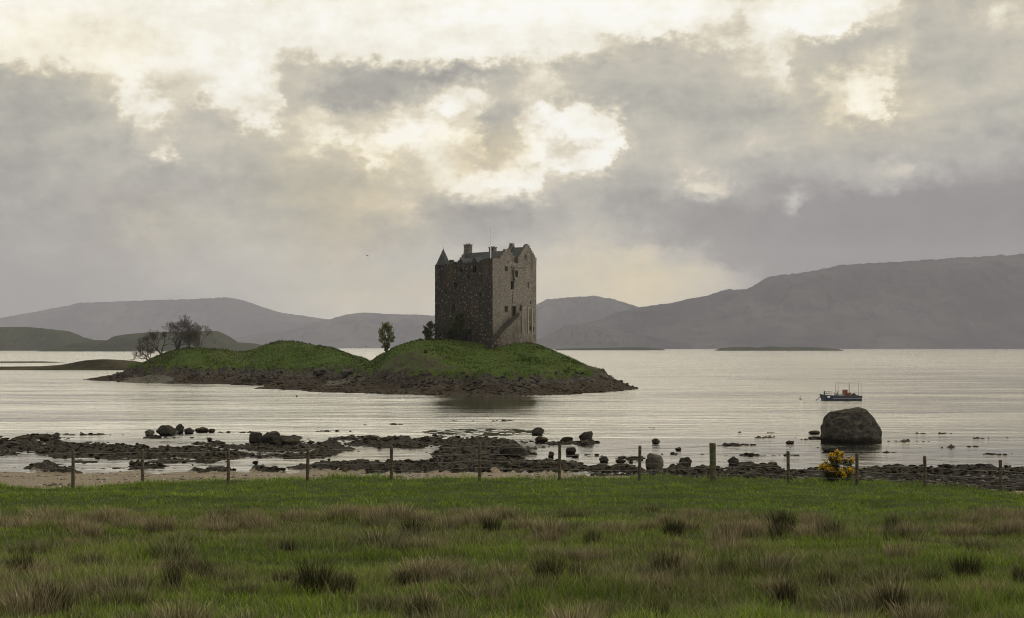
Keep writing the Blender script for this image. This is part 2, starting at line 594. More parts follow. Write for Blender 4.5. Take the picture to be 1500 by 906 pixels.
def mat_hill(name, c1, c2, c3, s):
    m, N, bs = new_mat(name)
    co = coords(N)
    n1 = N.noise(co, s, 7, 0.65)
    n2 = N.noise(co, s * 6, 6, 0.65)
    c = N.mixc(N.maprange(n1, 0.35, 0.65), (*c1, 1), (*c2, 1))
    c = N.mixc(N.maprange(n2, 0.52, 0.66), c, (*c3, 1))
    N.put(bs.inputs['Base Color'], c)
    bs.inputs['Roughness'].default_value = 1.0
    bs.inputs['Specular IOR Level'].default_value = 0.0
    return m


def mat_sea():
    m, N, bs = new_mat('sea_water')
    co = coords(N)
    bs.inputs['Base Color'].default_value = (0.028, 0.033, 0.030, 1)
    bs.inputs['Roughness'].default_value = 0.07
    bs.inputs['IOR'].default_value = 1.4
    dist = N.sep(co)[1]
    calm = N.math('ADD', N.maprange(dist, 92, 165, 0.24, 1.1), N.maprange(dist, 220, 900, 0.0, 1.4))
    a = N.noise(N.scalev(co, (0.55, 1.6, 1.0)), 1.0, 4, 0.6)
    b = N.noise(N.scalev(co, (0.10, 0.32, 1.0)), 1.0, 3, 0.5)
    c = N.noise(N.scalev(co, (0.012, 0.05, 1.0)), 1.0, 3, 0.5)
    patch = N.maprange(c, 0.38, 0.62, 0.55, 1.2)
    slick = N.noise(N.scalev(co, (0.035, 0.42, 1.0)), 1.0, 5, 0.65)
    patch = N.math('MULTIPLY', patch, N.maprange(slick, 0.40, 0.60, 0.45, 1.3))
    lee = N.vmath('LENGTH', N.vmath('MULTIPLY', N.vmath('SUBTRACT', co, (-3.0, 203.0, 0.0)), (1 / 13.0, 1 / 42.0, 0.0)))
    patch = N.math('MULTIPLY', patch, N.maprange(lee, 0.35, 1.1, 0.12, 1.0))
    h = N.math('ADD', N.math('MULTIPLY_ADD', a, 0.20, -0.10), N.math('MULTIPLY_ADD', b, 0.32, -0.16))
    h = N.math('MULTIPLY', N.math('MULTIPLY', h, patch), calm)
    set_bump(N, bs, h, 1.0, 1.3)
    gl = N.n('ShaderNodeBsdfGlossy')
    gl.inputs['Color'].default_value = (1.0, 0.97, 0.89, 1)
    gl.inputs['Roughness'].default_value = 0.07
    N.put(gl.inputs['Normal'], bs.inputs['Normal'].links[0].from_socket)
    mx = N.n('ShaderNodeMixShader')
    mx.inputs[0].default_value = 0.72
    t = m.node_tree
    t.links.new(bs.outputs[0], mx.inputs[1])
    t.links.new(gl.outputs[0], mx.inputs[2])
    t.links.new(mx.outputs[0], t.nodes['Material Output'].inputs[0])
    return m


def mat_stone():
    m, N, bs = new_mat('castle_rubble')
    co = coords(N)
    x, y, z = N.sep(co)
    v = N.n('ShaderNodeTexVoronoi', feature='F1')
    N.put(v.inputs['Vector'], N.scalev(co, (1.0, 1.0, 1.7)))
    v.inputs['Scale'].default_value = 3.4
    ve = N.n('ShaderNodeTexVoronoi', feature='DISTANCE_TO_EDGE')
    N.put(ve.inputs['Vector'], N.scalev(co, (1.0, 1.0, 1.7)))
    ve.inputs['Scale'].default_value = 3.4
    cell = N.sep(v.outputs['Color'])[0]
    n0 = N.noise(N.scalev(co, (1, 1, 0.35)), 0.28, 5, 0.6)
    n1 = N.noise(co, 1.1, 6, 0.65)
    n2 = N.noise(co, 5.0, 5, 0.65)
    n3 = N.noise(N.vmath('ADD', co, (5.3, 2.1, 9.7)), 2.1, 5, 0.7)
    c = N.ramp(cell, [(0.0, (0.11, 0.098, 0.084)), (0.4, (0.155, 0.139, 0.122)), (0.75, (0.195, 0.177, 0.157)), (1.0, (0.27, 0.25, 0.225))])
    c = N.mixc(N.maprange(ve.outputs['Distance'], 0.02, 0.09, 0.75, 0.0), c, (0.20, 0.18, 0.155, 1))
    # a darker tone runs down the seaward (west) wall and the stair foot, with pale lichen blotches
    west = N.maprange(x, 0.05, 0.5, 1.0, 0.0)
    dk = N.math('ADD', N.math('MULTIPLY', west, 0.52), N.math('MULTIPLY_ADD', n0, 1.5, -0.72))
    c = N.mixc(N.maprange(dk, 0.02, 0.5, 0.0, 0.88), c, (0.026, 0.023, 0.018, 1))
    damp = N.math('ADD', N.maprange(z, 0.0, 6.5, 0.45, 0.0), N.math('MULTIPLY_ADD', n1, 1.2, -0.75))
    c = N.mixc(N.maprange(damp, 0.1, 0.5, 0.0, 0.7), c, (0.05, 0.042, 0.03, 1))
    rust = N.maprange(n0, 0.58, 0.7, 0.0, 0.35)
    c = N.mixc(rust, c, (0.12, 0.075, 0.038, 1))
    lich = N.math('MULTIPLY', N.maprange(n3, 0.55, 0.63), N.maprange(n0, 0.30, 0.52))
    lich = N.math('MULTIPLY', lich, N.math('MULTIPLY_ADD', west, 0.50, 0.15))
    c = N.mixc(lich, c, (0.33, 0.32, 0.285, 1))
    N.put(bs.inputs['Base Color'], c)
    bs.inputs['Roughness'].default_value = 0.92
    bs.inputs['Specular IOR Level'].default_value = 0.15
    hh = N.math('ADD', N.maprange(ve.outputs['Distance'], 0.0, 0.12), N.math('MULTIPLY', n2, 0.8))
    set_bump(N, bs, hh, 0.9, 0.10)
    return m


def mat_slate():
    m, N, bs = new_mat('roof_slate')
    co = coords(N)
    br = N.n('ShaderNodeTexBrick')
    N.put(br.inputs['Vector'], N.comb(N.math('ADD', N.sep(co)[0], N.sep(co)[1]), N.sep(co)[2], 0.0))
    br.inputs['Scale'].default_value = 2.2
    br.inputs['Mortar Size'].default_value = 0.02
    br.inputs['Color1'].default_value = (0.028, 0.032, 0.036, 1)
    br.inputs['Color2'].default_value = (0.055, 0.060, 0.066, 1)
    br.inputs['Mortar'].default_value = (0.03, 0.033, 0.036, 1)
    n = N.noise(co, 1.2, 5, 0.6)
    c = N.mixc(N.maprange(n, 0.5, 0.7, 0.0, 0.5), br.outputs['Color'], (0.10, 0.10, 0.085, 1))
    N.put(bs.inputs['Base Color'], c)
    bs.inputs['Roughness'].default_value = 0.85
    bs.inputs['Specular IOR Level'].default_value = 0.12
    set_bump(N, bs, br.outputs['Fac'], 0.4, 0.02)
    return m


def mat_rock(name, dry, pale, weed, weedline, sc=1.0):
    m, N, bs = new_mat(name)
    co = coords(N)
    gn = coords(N, 'Generated')
    z = N.sep(gn)[2]
    nz = N.sep(N.n('ShaderNodeNewGeometry').outputs['Normal'])[2]
    n1 = N.noise(co, 2.2 * sc, 6, 0.65)
    n2 = N.noise(co, 9.0 * sc, 6, 0.65)
    c = N.mixc(N.maprange(n2, 0.3, 0.7), (*dry, 1), (*pale, 1))
    c = N.mixc(N.maprange(N.math('ADD', nz, N.math('MULTIPLY_ADD', n1, 1.0, -0.5)), 0.75, 1.0, 0.0, 0.55), c, (0.062, 0.058, 0.036, 1))
    zz = N.math('ADD', z, N.math('MULTIPLY_ADD', n1, 0.4, -0.2))
    c = N.mixc(N.maprange(zz, weedline - 0.06, weedline + 0.06), (*weed, 1), c)
    N.put(bs.inputs['Base Color'], c)
    bs.inputs['Roughness'].default_value = 0.95
    bs.inputs['Specular IOR Level'].default_value = 0.05
    set_bump(N, bs, N.math('ADD', n1, n2), 0.9, 0.08)
    return m


M = {}
M['field'] = mat_field()
M['foreshore'] = mat_foreshore()
M['islet'] = mat_islet()
M['sea'] = mat_sea()
M['stone'] = mat_stone()
M['slate'] = mat_slate()
M['hill'] = mat_hill('moor', (0.012, 0.013, 0.018), (0.042, 0.045, 0.046), (0.020, 0.016, 0.024), 0.0016)
M['island_far'] = mat_hill('island_scrub', (0.012, 0.016, 0.008), (0.030, 0.034, 0.016), (0.026, 0.023, 0.017), 0.008)
M['skerry'] = mat_hill('skerry_rock', (0.020, 0.017, 0.012), (0.050, 0.043, 0.028), (0.035, 0.042, 0.018), 0.05)
M['rock'] = mat_rock('boulder_rock', (0.014, 0.013, 0.011), (0.046, 0.043, 0.037), (0.006, 0.005, 0.004), 0.32)
M['rock_giant'] = mat_rock('boulder_rock_giant', (0.012, 0.011, 0.010), (0.046, 0.043, 0.038), (0.006, 0.005, 0.004), 0.36, 0.35)
M['rock_pale'] = mat_rock('boulder_rock_pale', (0.040, 0.038, 0.033), (0.10, 0.095, 0.08), (0.012, 0.010, 0.007), 0.25)
M['rock_weed'] = mat_rock('boulder_weeded', (0.014, 0.011, 0.008), (0.034, 0.027, 0.018), (0.007, 0.005, 0.004), 0.5)
M['grass'] = mat_attr('grass_blade', 0.8, 0.02, trans=0.25)
M['rush'] = mat_attr('rush_stem', 0.8, 0.04)
M['wrack'] = mat_attr('wrack', 0.9, 0.05)
M['leaf'] = mat_attr('leaf', 0.6, 0.15, trans=0.42)
M['bark'] = mat_plain('bark', (0.030, 0.026, 0.021), (0.075, 0.068, 0.056), 8, 0.9, 0.1, bump=0.03)
M['bark_pale'] = mat_plain('bark_pale', (0.075, 0.068, 0.056), (0.14, 0.13, 0.11), 8, 0.9, 0.1, bump=0.03)
M['post'] = mat_plain('weathered_post', (0.045, 0.034, 0.024), (0.12, 0.10, 0.075), 14, 0.9, 0.1, bump=0.01)
M['post_green'] = mat_plain('algae_post', (0.050, 0.048, 0.026), (0.12, 0.115, 0.065), 10, 0.9, 0.1, bump=0.01)
M['wire'] = mat_plain('wire', (0.10, 0.10, 0.10), (0.20, 0.18, 0.16), 20, 0.5, 0.5, 0.6)
M['dark'] = mat_plain('dark_glass', (0.006, 0.006, 0.007), (0.012, 0.012, 0.013), 3, 0.25, 0.5)
M['door'] = mat_plain('door_wood', (0.022, 0.016, 0.011), (0.045, 0.033, 0.022), 6, 0.8, 0.2)
M['timber_pale'] = mat_plain('pale_timber', (0.20, 0.185, 0.155), (0.28, 0.26, 0.22), 8, 0.85, 0.1)
M['shade_strip'] = mat_plain('shade_strip_dark', (0.018, 0.015, 0.012), (0.04, 0.034, 0.028), 6, 0.85, 0.15)  # dark colour standing in for the shade along the stair
M['white_paint'] = mat_plain('white_paint', (0.60, 0.60, 0.58), (0.75, 0.75, 0.73), 6, 0.5, 0.4)
M['hull_blue'] = mat_plain('hull_blue', (0.014, 0.022, 0.050), (0.022, 0.034, 0.070), 4, 0.45, 0.4)
M['hull_dark'] = mat_plain('hull_dark', (0.012, 0.013, 0.018), (0.025, 0.026, 0.030), 4, 0.5, 0.4)
M['boat_grey'] = mat_plain('boat_grey', (0.20, 0.21, 0.22), (0.32, 0.33, 0.34), 5, 0.6, 0.3)
M['rust_red'] = mat_plain('rust_red', (0.12, 0.045, 0.028), (0.18, 0.075, 0.045), 6, 0.7, 0.3)
M['steel'] = mat_plain('dull_steel', (0.10, 0.095, 0.09), (0.20, 0.19, 0.18), 10, 0.6, 0.4, 0.3)
M['tarp'] = mat_plain('dark_net', (0.018, 0.022, 0.018), (0.04, 0.045, 0.036), 12, 0.9, 0.1, bump=0.03)
M['buoy'] = mat_plain('buoy', (0.32, 0.29, 0.25), (0.42, 0.39, 0.34), 4, 0.5, 0.4)
M['gull'] = mat_plain('gull_plumage', (0.10, 0.10, 0.10), (0.22, 0.22, 0.22), 20, 0.8, 0.2)

# ------------------------------------------------------------------ sea
xs = np.array([-7000, -3000, -1200, -400, -150, 0, 150, 400, 1200, 3000, 7000], float)
ys = np.array([40, 90, 150, 250, 400, 800, 1600, 3000, 6000, 10500], float)
sea = height_obj('sea', xs, ys, lambda x, y: x * 0.0, M['sea'])
tag(sea, 'pale grey loch water reflecting the cloudy sky', 'water', kind='structure')


# ------------------------------------------------------------------ field
def field_tilt(x):
    # the turf lies a little lower towards the right and has soft humps
    return np.interp(x, [-60, -14.5, -9, 0, 6.5, 11, 15.6, 60], [-0.22, -0.17, -0.12, -0.02, -0.10, -0.10, -0.42, -0.6])


def field_edge(x):
    return np.interp(x, [-60, -15.5, -14, -11.8, -8, 0, 6, 9, 12, 15.5, 18, 60], [43.4, 43.2, 43.5, 46.2, 47.0, 47.2, 47.0, 46.6, 46.2, 45.6, 45.2, 45]) \
        + 0.5 * fbm(x * 0.7, x * 0 + 3.3, 3, 5)


def field_z(x, y):
    z = H - 1.7 - 0.0569 * y + field_tilt(x) * sstep(14, 44, y)
    z = z + 0.10 * fbm(x * 0.25, y * 0.25, 3, 21) * sstep(6, 12, y) + (0.05 * fbm(x * 0.45, y * 0.8, 3, 22) + 0.17 * (0.36 - np.abs(fbm(x * 0.42, y * 0.62, 3, 24))) * sstep(27, 31, y) + 0.05 * (0.5 - np.abs(fbm(x * 1.1, y * 1.3, 2, 26)))) * sstep(8, 16, y)
    z = z + 0.03 * np.exp(-((y - field_edge(x) + 1.0) / 1.0) ** 2)
    return z


def field_mesh_z(x, y):
    e = field_edge(x)
    return field_z(x, y) - 0.9 * sstep(0.0, 1.6, y - e)


xs = np.concatenate([np.linspace(-220, -32, 24), np.linspace(-30, 30, 340), np.linspace(32, 220, 24)])
ys = np.concatenate([np.linspace(-90, 4, 12), np.linspace(5, 49.5, 260)])
fld = height_obj('field', xs, ys, field_mesh_z, M['field'])
tag(fld, 'rough green pasture sloping down to the shore fence', 'field', kind='structure')

# ------------------------------------------------------------------ foreshore
WEED = [  # (x, y, half width, half height, lift) of the wrack beds, in photo pixels on the water level
    (40, 652, 70, 9, 1.0), (150, 659, 95, 8, 1.0), (245, 665, 85, 7, 0.95), (60, 643, 40, 5, 0.8), (330, 669, 60, 5, 0.9), (-40, 655, 80, 14, 1.0),
    (120, 664, 60, 6, 0.9), (400, 649, 46, 7, 1.0), (390, 656, 80, 5, 0.9), (470, 654, 50, 5, 0.9), (440, 667, 50, 3, 0.8), (265, 676, 60, 3, 0.6), (480, 661, 40, 3, 0.7),
    (545, 645, 55, 5, 0.9), (620, 647, 70, 6, 1.0), (700, 651, 75, 8, 1.0), (560, 653, 70, 4, 0.9), (700, 664, 72, 9, 1.0), (600, 684, 130, 7, 1.0), (655, 674, 40, 6, 0.9),
    (720, 682, 90, 8, 1.0), (500, 686, 60, 4, 0.8), (790, 686, 40, 6, 0.9), (770, 655, 40, 4, 0.6), (840, 650, 60, 2.5, 0.7),
    (930, 672, 26, 2.5, 0.7), (1050, 687, 30, 2.5, 0.7), (1122, 684, 22, 1.8, 0.7), (880, 690, 60, 3, 0.8), (1010, 693, 70, 3, 0.8), (870, 668, 18, 2, 0.6),
    (1180, 643, 24, 1.8, 0.65), (1330, 692, 60, 4.5, 0.95), (1420, 693, 70, 5, 0.95), (1490, 697, 40, 6, 1.0), (1392, 685, 26, 2, 0.8), (1230, 695, 60, 4, 0.9), (1130, 695, 60, 3.5, 0.9),
    (55, 685, 20, 1.6, 0.8), (75, 681, 16, 1.5, 0.8), (92, 693, 24, 1.6, 0.8), (310, 692, 30, 1.8, 0.8), (395, 689, 22, 1.5, 0.8), (215, 683, 26, 1.5, 0.6), (130, 676, 18, 1.5, 0.6),
    (1100, 634, 36, 0.9, 0.55), (1130, 641, 40, 0.8, 0.5), (1060, 652, 40, 0.9, 0.5), (1365, 635, 26, 0.8, 0.52), (1440, 642, 36, 0.9, 0.55), (1320, 647, 34, 0.8, 0.5),
    (1390, 655, 40, 0.9, 0.52), (1180, 656, 30, 0.8, 0.5), (960, 627, 22, 0.7, 0.5), (1290, 663, 30, 0.9, 0.5), (1450, 665, 40, 1.0, 0.5), (700, 617, 60, 0.7, 0.5), (560, 622, 46, 0.6, 0.45),
    (240, 641, 60, 0.9, 0.55), (130, 637, 50, 0.8, 0.5), (300, 650, 50, 1.0, 0.55), (480, 632, 40, 0.8, 0.5), (430, 642, 30, 1.0, 0.5), (350, 634, 46, 0.8, 0.5), (1120, 667, 40, 1.0, 0.5), (1000, 665, 30, 1.0, 0.5)]


def shore_fn(gx, gy):
    d = gy
    zf = field_z(gx, np.minimum(d, 44.0))
    base = np.interp(d, [40, 46, 52, 60, 75, 88, 96, 170], [3.35, 3.50, 3.00, 2.4, 1.15, 0.06, -0.16, -0.35])
    base = base + (zf - 3.74) * (1 - sstep(46, 70, d))
    lat = sstep(2.0, 9.0, gx) * sstep(60, 85, d)
    base = base - 0.04 * lat
    base = base + 0.06 * fbm(gx * 0.3, d * 0.12, 4, 31) * sstep(48, 60, d)
    px = 750 + F * gx / d
    py = HZ + F * H / d
    # the beds are irregular: stir the ellipse coordinates by world noise
    wx = 26 * fbm(gx * 0.12, d * 0.05, 4, 41)
    wy = 4.0 * fbm(gx * 0.12 + 9, d * 0.06, 4, 43)
    e = np.zeros_like(gx)
    for (cx, cy, rx, ry, a) in WEED:
        k = 0.35 if ry < 2.2 else 1.0
        q = ((px + wx * k - cx) / (rx * 1.15)) ** 2 + ((py + wy * k * 0.6 - cy) / (ry * 1.15)) ** 2
        e = np.maximum(e, a * np.clip(1.25 - q, 0, 1))
    n = fbm(gx * 0.55, d * 0.22, 5, 47, 0.6)
    nf = fbm(gx * 2.2, d * 1.5, 3, 53, 0.6)
    lift = e * 0.36 + np.where(e > 0.02, 0.26 * n + 0.13 * nf, 0)
    z = base + np.where(e > 0.02, lift, 0) + 0.015 * nf
    # shallow green weed raft under the castle's line of sight
    gq = ((px + wx * 0.5 - 712) / 92) ** 2 + ((py + wy * 0.3 - 633.5) / 5.2) ** 2
    green = np.clip(1.3 - gq, 0, 1)
    z = np.where(green > 0.3, np.maximum(z, -0.004 + 0.022 * n), z)
    weed = np.clip(e * 3.5, 0, 1)
    dark_gravel = sstep(6.0, 11.0, gx + 0.08 * (d - 46)) * sstep(47.5, 52, d + 2.0 * fbm(gx * 0.5, d * 0.3, 3, 61))
    weed = np.maximum(weed, 0.85 * dark_gravel)
    weed = np.maximum(weed, sstep(90, 97, d))
    # strand line of wrack above the tide on the middle shore
    turf = np.exp(-((d - 55) / 3.5) ** 2) * sstep(4.5, 6.5, gx) * (1 - sstep(9, 12, gx)) * 0.8
    turf = np.maximum(turf, 0.9 * np.exp(-((d - 48) / 1.6) ** 2) * sstep(9.5, 12, gx) * sstep(-0.2, 0.4, fbm(gx * 0.5, d * 0.3, 2, 71) + 0.2))
    # rough pebbles break the beach outline
    z = z + 0.07 * np.maximum(0, fbm(gx * 1.7, d * 1.3, 3, 77)) * (weed > 0.4) * sstep(47, 52, d)
    return z, {'weed': weed, 'green': green, 'turf': turf}


xs = np.concatenate([np.linspace(-150, -62, 40), np.linspace(-60, 60, 620), np.linspace(62, 150, 40)])
ys = np.concatenate([np.linspace(42, 62, 90), np.linspace(62.3, 170, 330)])
fs = height_obj('foreshore', xs, ys, shore_fn, M['foreshore'])
tag(fs, 'tidal shore of tan sand, shingle and dark seaweed beds', 'shore', kind='structure')


def shore_z(x, y):
    return float(shore_fn(np.array([[x]], float), np.array([[y]], float))[0][0, 0])


# ------------------------------------------------------------------ the castle islet
CD = 285.0                      # distance of the near corner of the castle
CX = XD(720.7, CD)
CA = R(47)
CZ = 8.0


def islet_controls():
    P = []
    front = [(125, 557), (180, 560.5), (240, 562), (300, 563), (345, 563.5), (380, 570), (450, 574), (520, 576.5), (560, 577.5), (600, 578.5), (640, 579.5), (700, 580.5), (780, 580), (850, 578), (875, 575.5), (893, 573.5)]
    for px, py in front:
        x, d = W(px, py)
        P.append((x, d, 0.0))
        P.append((x * (1 - 12 / d), d - 12, -1.6))
    for x, d in ((20, 262), (19.5, 280), (18, 302), (12, 326), (-8, 345), (-32, 342), (-42, 356), (-62, 374), (-90, 372), (-104, 355)):
        P.append((x, d, 0.0))
        P.append((-35 + (x + 35) * 1.2, 310 + (d - 310) * 1.25, -1.8))

    def col(px, rows):
        for d, z in rows:
            P.append((XD(px, d), d, z))
    # castle knoll, column by column (pixel column; distance, height)
    col(700, [(241, 1.0), (246, 1.8), (251, 3.5), (262, 5.2), (274, 6.9), (284, 8.0), (300, 8.9), (318, 6.0)])
    col(660, [(240, 0.9), (247, 1.9), (252, 3.8), (262, 5.8), (276, 7.6), (292, 9.1), (312, 7)])
    col(740, [(240, 1.0), (246, 1.8), (251, 3.2), (262, 4.9), (274, 6.7), (284, 7.9), (300, 8.6)])
    col(780, [(241, 0.9), (248, 1.8), (254, 3.2), (265, 4.9), (276, 6.7), (287, 8.4), (300, 7.8)])
    col(820, [(244, 0.9), (251, 1.8), (257, 3.0), (268, 4.6), (280, 6.2), (292, 6.2), (305, 4.5)])
    col(870, [(248, 0.8), (256, 1.6), (263, 2.6), (275, 3.3), (290, 3.0)])
    col(900, [(256, 0.9), (265, 1.5), (280, 1.4)])
    col(640, [(240, 0.8), (249, 1.8), (254, 4.0), (264, 6.4), (280, 8.5), (294, 9.2)])
    col(605, [(240, 0.8), (250, 1.5), (255, 4.2), (263, 6.6), (278, 8.3), (292, 8.6), (305, 7)])
    col(575, [(240, 0.6), (254, 1.3), (261, 3.6), (268, 5.6), (280, 7.4), (292, 7.4)])
    col(548, [(246, 0.5), (262, 1.2), (278, 3.4), (290, 5.4), (300, 4.8), (315, 3)])
    col(520, [(250, 0.6), (270, 1.2), (292, 2.2), (306, 4.2), (322, 5.0), (335, 5.0)])
    col(480, [(262, 0.7), (285, 1.2), (305, 2.0), (313, 3.6), (325, 6.4), (335, 7.3), (350, 5)])
    col(420, [(270, 0.5), (295, 1.1), (310, 1.8), (317, 3.6), (327, 7.6), (336, 9.5), (348, 7)])
    col(395, [(275, 0.4), (298, 1.1), (311, 1.8), (318, 3.6), (328, 7.2), (336, 9.2), (350, 6)])
    col(360, [(296, 0.8), (310, 1.6), (317, 3.4), (326, 5.8), (336, 7.2), (350, 5)])
    col(330, [(305, 0.5), (313, 1.6), (318, 3.2), (325, 5.2), (333, 6.3), (350, 5)])
    col(295, [(306, 0.5), (314, 1.6), (319, 3.4), (326, 6.0), (334, 7.3), (350, 5.5)])
    col(255, [(308, 0.5), (315, 1.5), (320, 3.2), (327, 5.4), (335, 6.6), (350, 5)])
    col(222, [(312, 0.5), (320, 1.2), (326, 2.6), (333, 4.6), (342, 5.0), (355, 3)])
    col(190, [(320, 0.5), (330, 1.1), (340, 1.9), (352, 1.6)])
    col(150, [(330, 0.4), (340, 0.7), (350, 0.6)])
    return np.array(P)


_ICP = islet_controls()


def _tps(r2):
    return np.where(r2 > 1e-9, 0.5 * r2 * np.log(np.maximum(r2, 1e-9)), 0.0)


def _fit(P):
    n = len(P)
    s = 0.02
    X = P[:, :2] * s
    r2 = ((X[:, None] - X[None]) ** 2).sum(-1)
    A = np.zeros((n + 3, n + 3))
    A[:n, :n] = _tps(r2) + np.eye(n) * 0.004
    A[:n, n] = 1
    A[:n, n + 1:] = X
    A[n, :n] = 1
    A[n + 1:, :n] = X.T
    b = np.zeros(n + 3)
    b[:n] = P[:, 2]
    return np.linalg.solve(A, b), X, s


_IW, _IX, _IS = _fit(_ICP)


def islet_raw(x, y):
    sh = np.shape(x)
    q = np.stack([np.ravel(x), np.ravel(y)], 1) * _IS
    z = _IW[len(_IX)] + q @ _IW[len(_IX) + 1:]
    for i in range(len(_IX)):
        r2 = ((q - _IX[i]) ** 2).sum(1)
        z = z + _IW[i] * _tps(r2)
    return z.reshape(sh)


def islet_fn(x, y):
    z = islet_raw(x, y)
    for (px, d, a, rx, ry) in ((288, 324, 0.9, 6.5, 7), (352, 330, -1.1, 4.0, 14), (455, 332, 0.5, 9, 9), (418, 336, -0.7, 7, 10), (540, 300, -0.5, 3.5, 14), (455, 333, -0.5, 3, 10), (600, 262, 0.6, 4, 6), (690, 262, -0.5, 5, 6)):
        z = z + a * np.exp(-((x - XD(px, d)) / rx) ** 2 - ((y - d) / ry) ** 2)
    n = fbm(x * 0.06, y * 0.06, 4, 81)
    n2 = fbm(x * 0.25, y * 0.25, 5, 83, 0.55)
    # ledge: steepen the band between wrack shore and turf into a low broken cliff
    zz = z + 1.1 * n
    t = np.interp(zz, [-3, 0, 1.5, 1.9, 3.1, 3.7, 20], [-3, 0, 1.15, 1.5, 3.6, 3.95, 20]) - 1.1 * n
    z = np.where(z > -0.5, t * sstep(-0.5, 0.3, z) + z * (1 - sstep(-0.5, 0.3, z)), z)
    z = z + 0.28 * fbm(x * 0.35, y * 0.22, 3, 89) * sstep(2.5, 4.0, z) * np.where(np.hypot(x - CX + 1, y - CD - 10) < 14, .25, 1.0)
    rough = 0.5 + 0.7 * sstep(4.2, 2.8, z)
    z = z + rough * 0.45 * n2 * sstep(-0.6, 0.8, z) + 0.10 * fbm(x * 0.9, y * 0.9, 3, 85) * rough
    # ridges of outcrop in the cliff band
    rid = (1 - np.abs(fbm(x * 0.14, y * 0.10, 4, 87))) ** 3
    z = z + 1.7 * (rid - 0.3) * np.exp(-((z - 2.5) / 1.1) ** 2)
    sh = np.zeros_like(z)
    for (px, py, zl, rx, ry) in ((215, 557, 0.5, 52, 4.5), (556, 559.5, 1.0, 34, 3.5), (500, 562, 0.8, 26, 2.0)):
        d = (H - zl) * F / (py - HZ)
        cx = XD(px, d)
        hx = rx / F * d
        hy = ry / F * d * d / (H - zl)
        sh = np.maximum(sh, np.clip(1.4 - ((x - cx) / hx) ** 2 - ((y - d) / hy) ** 2, 0, 1))
    crag = np.zeros_like(z)
    for (px, d, rx, ry) in ((602, 258, 4.6, 6.5), (628, 256, 3.2, 4.5), (575, 264, 2.6, 5), (655, 253, 3.0, 2.5), (878, 268, 4.0, 9), (505, 306, 5, 6)):
        crag = np.maximum(crag, np.clip(1.5 - ((x - XD(px, d)) / rx) ** 2 - ((y - d) / ry) ** 2, 0, 1))
    return z, {'shingle': sh * sstep(1.9, 1.2, z), 'crag': crag}


xs = np.linspace(-128, 46, 420)
ys = np.linspace(214, 400, 400)
isl = height_obj('castle_islet', xs, ys, islet_fn, M['islet'])
tag(isl, 'green topped rocky islet with a brown seaweed shore, the castle on its knoll', 'islet', kind='structure')


def islet_z(x, y):
    return float(islet_fn(np.array([[x]], float), np.array([[y]], float))[0][0, 0])


# wrack lumps and cobbles strewn over the weed beds
def lump_cloud(pos, size, seed, flat=.5):
    rg = np.random.default_rng(seed)
    b = bmesh.new()
    bmesh.ops.create_icosphere(b, subdivisions=1, radius=1)
    base = np.array([v.co for v in b.verts])
    fc = np.array([[v.index for v in f.verts] for f in b.faces])
    b.free()
    n = len(pos)
    v = base[None] * rg.uniform(.62, 1.3, (n, len(base), 1))
    a = rg.uniform(0, 6.28, n)
    ca, sa = np.cos(a)[:, None], np.sin(a)[:, None]
    sx = (size * rg.uniform(.8, 1.9, n))[:, None]
    vx, vy, vz = v[..., 0] * sx, v[..., 1] * size[:, None], v[..., 2] * (size * flat * rg.uniform(.6, 1.5, n))[:, None]
    P = np.stack([vx * ca - vy * sa, vx * sa + vy * ca, vz], -1) + pos[:, None]
    F_ = (fc[None] + (np.arange(n) * len(base))[:, None, None]).reshape(-1, 3)
    return P.reshape(-1, 3), F_


_rg = np.random.default_rng(55)
_n = 60000
_d = 84 * (150 / 84) ** _rg.uniform(0, 1, _n)
_x = _rg.uniform(-1, 1, _n) * (.40 * _d)
_z, _at = shore_fn(_x[None], _d[None])
_z, _w = _z[0], _at['weed'][0] * (_at['green'][0] < .3)
_cl = fbm(_x * .35, _d * .15, 3, 111)
_ok = (_w > .35) & (_z > -.10) & (_rg.uniform(0, 1, _n) < .30 + .6 * sstep(-.2, .5, _cl)) & (_d < 138)
_p = np.stack([_x, _d, _z], 1)[_ok][:15000]
_s = .05 + .17 * _rg.uniform(0, 1, len(_p)) ** 2.2
_v, _f = lump_cloud(_p, _s, 56)
_c = np.array([(.010, .009, .006), (.021, .017, .012), (.039, .033, .025), (.014, .013, .010), (.070, .064, .052)])[_rg.choice(5, len(_p), p=[.3, .28, .2, .15, .07])]
o = mesh_obj('seaweed', np_mesh('seaweed', _v, _f, {'tint': np.repeat(_c, 12, 0)}), M['wrack'])
tag(o, 'dark brown wrack and cobbles strewn over the tidal flats', 'seaweed', kind='stuff')
# shingle on the beach and the dark gravel strip
_n = 26000
_d = 46.5 * (92 / 46.5) ** _rg.uniform(0, 1, _n)
_x = _rg.uniform(-1, 1, _n) * (.40 * _d)
_z, _at = shore_fn(_x[None], _d[None])
_z, _w = _z[0], _at['weed'][0]
_m = sstep(0.0, .6, fbm(_x * .3, _d * .2, 3, 113)) * .35 + np.exp(-((_d - 48.5) / 1.3) ** 2) * sstep(-9, -12, _x) * .8
_ok = (_rg.uniform(0, 1, _n) < np.where(_w > .4, .75, _m)) & (_z > 0)
_p = np.stack([_x, _d, _z], 1)[_ok][:12000]
_wd = _w[_ok][:12000]
_s = .025 + np.where(_wd > .4, .15, .08) * _rg.uniform(0, 1, len(_p)) ** 2.5
_v, _f = lump_cloud(_p, _s, 57, .6)
_c = np.array([(.05, .045, .038), (.12, .11, .095), (.30, .285, .26), (.08, .07, .058)])[_rg.choice(4, len(_p), p=[.38, .24, .14, .24])]
_c = np.where((_wd > .4)[:, None], _c * .30, _c)
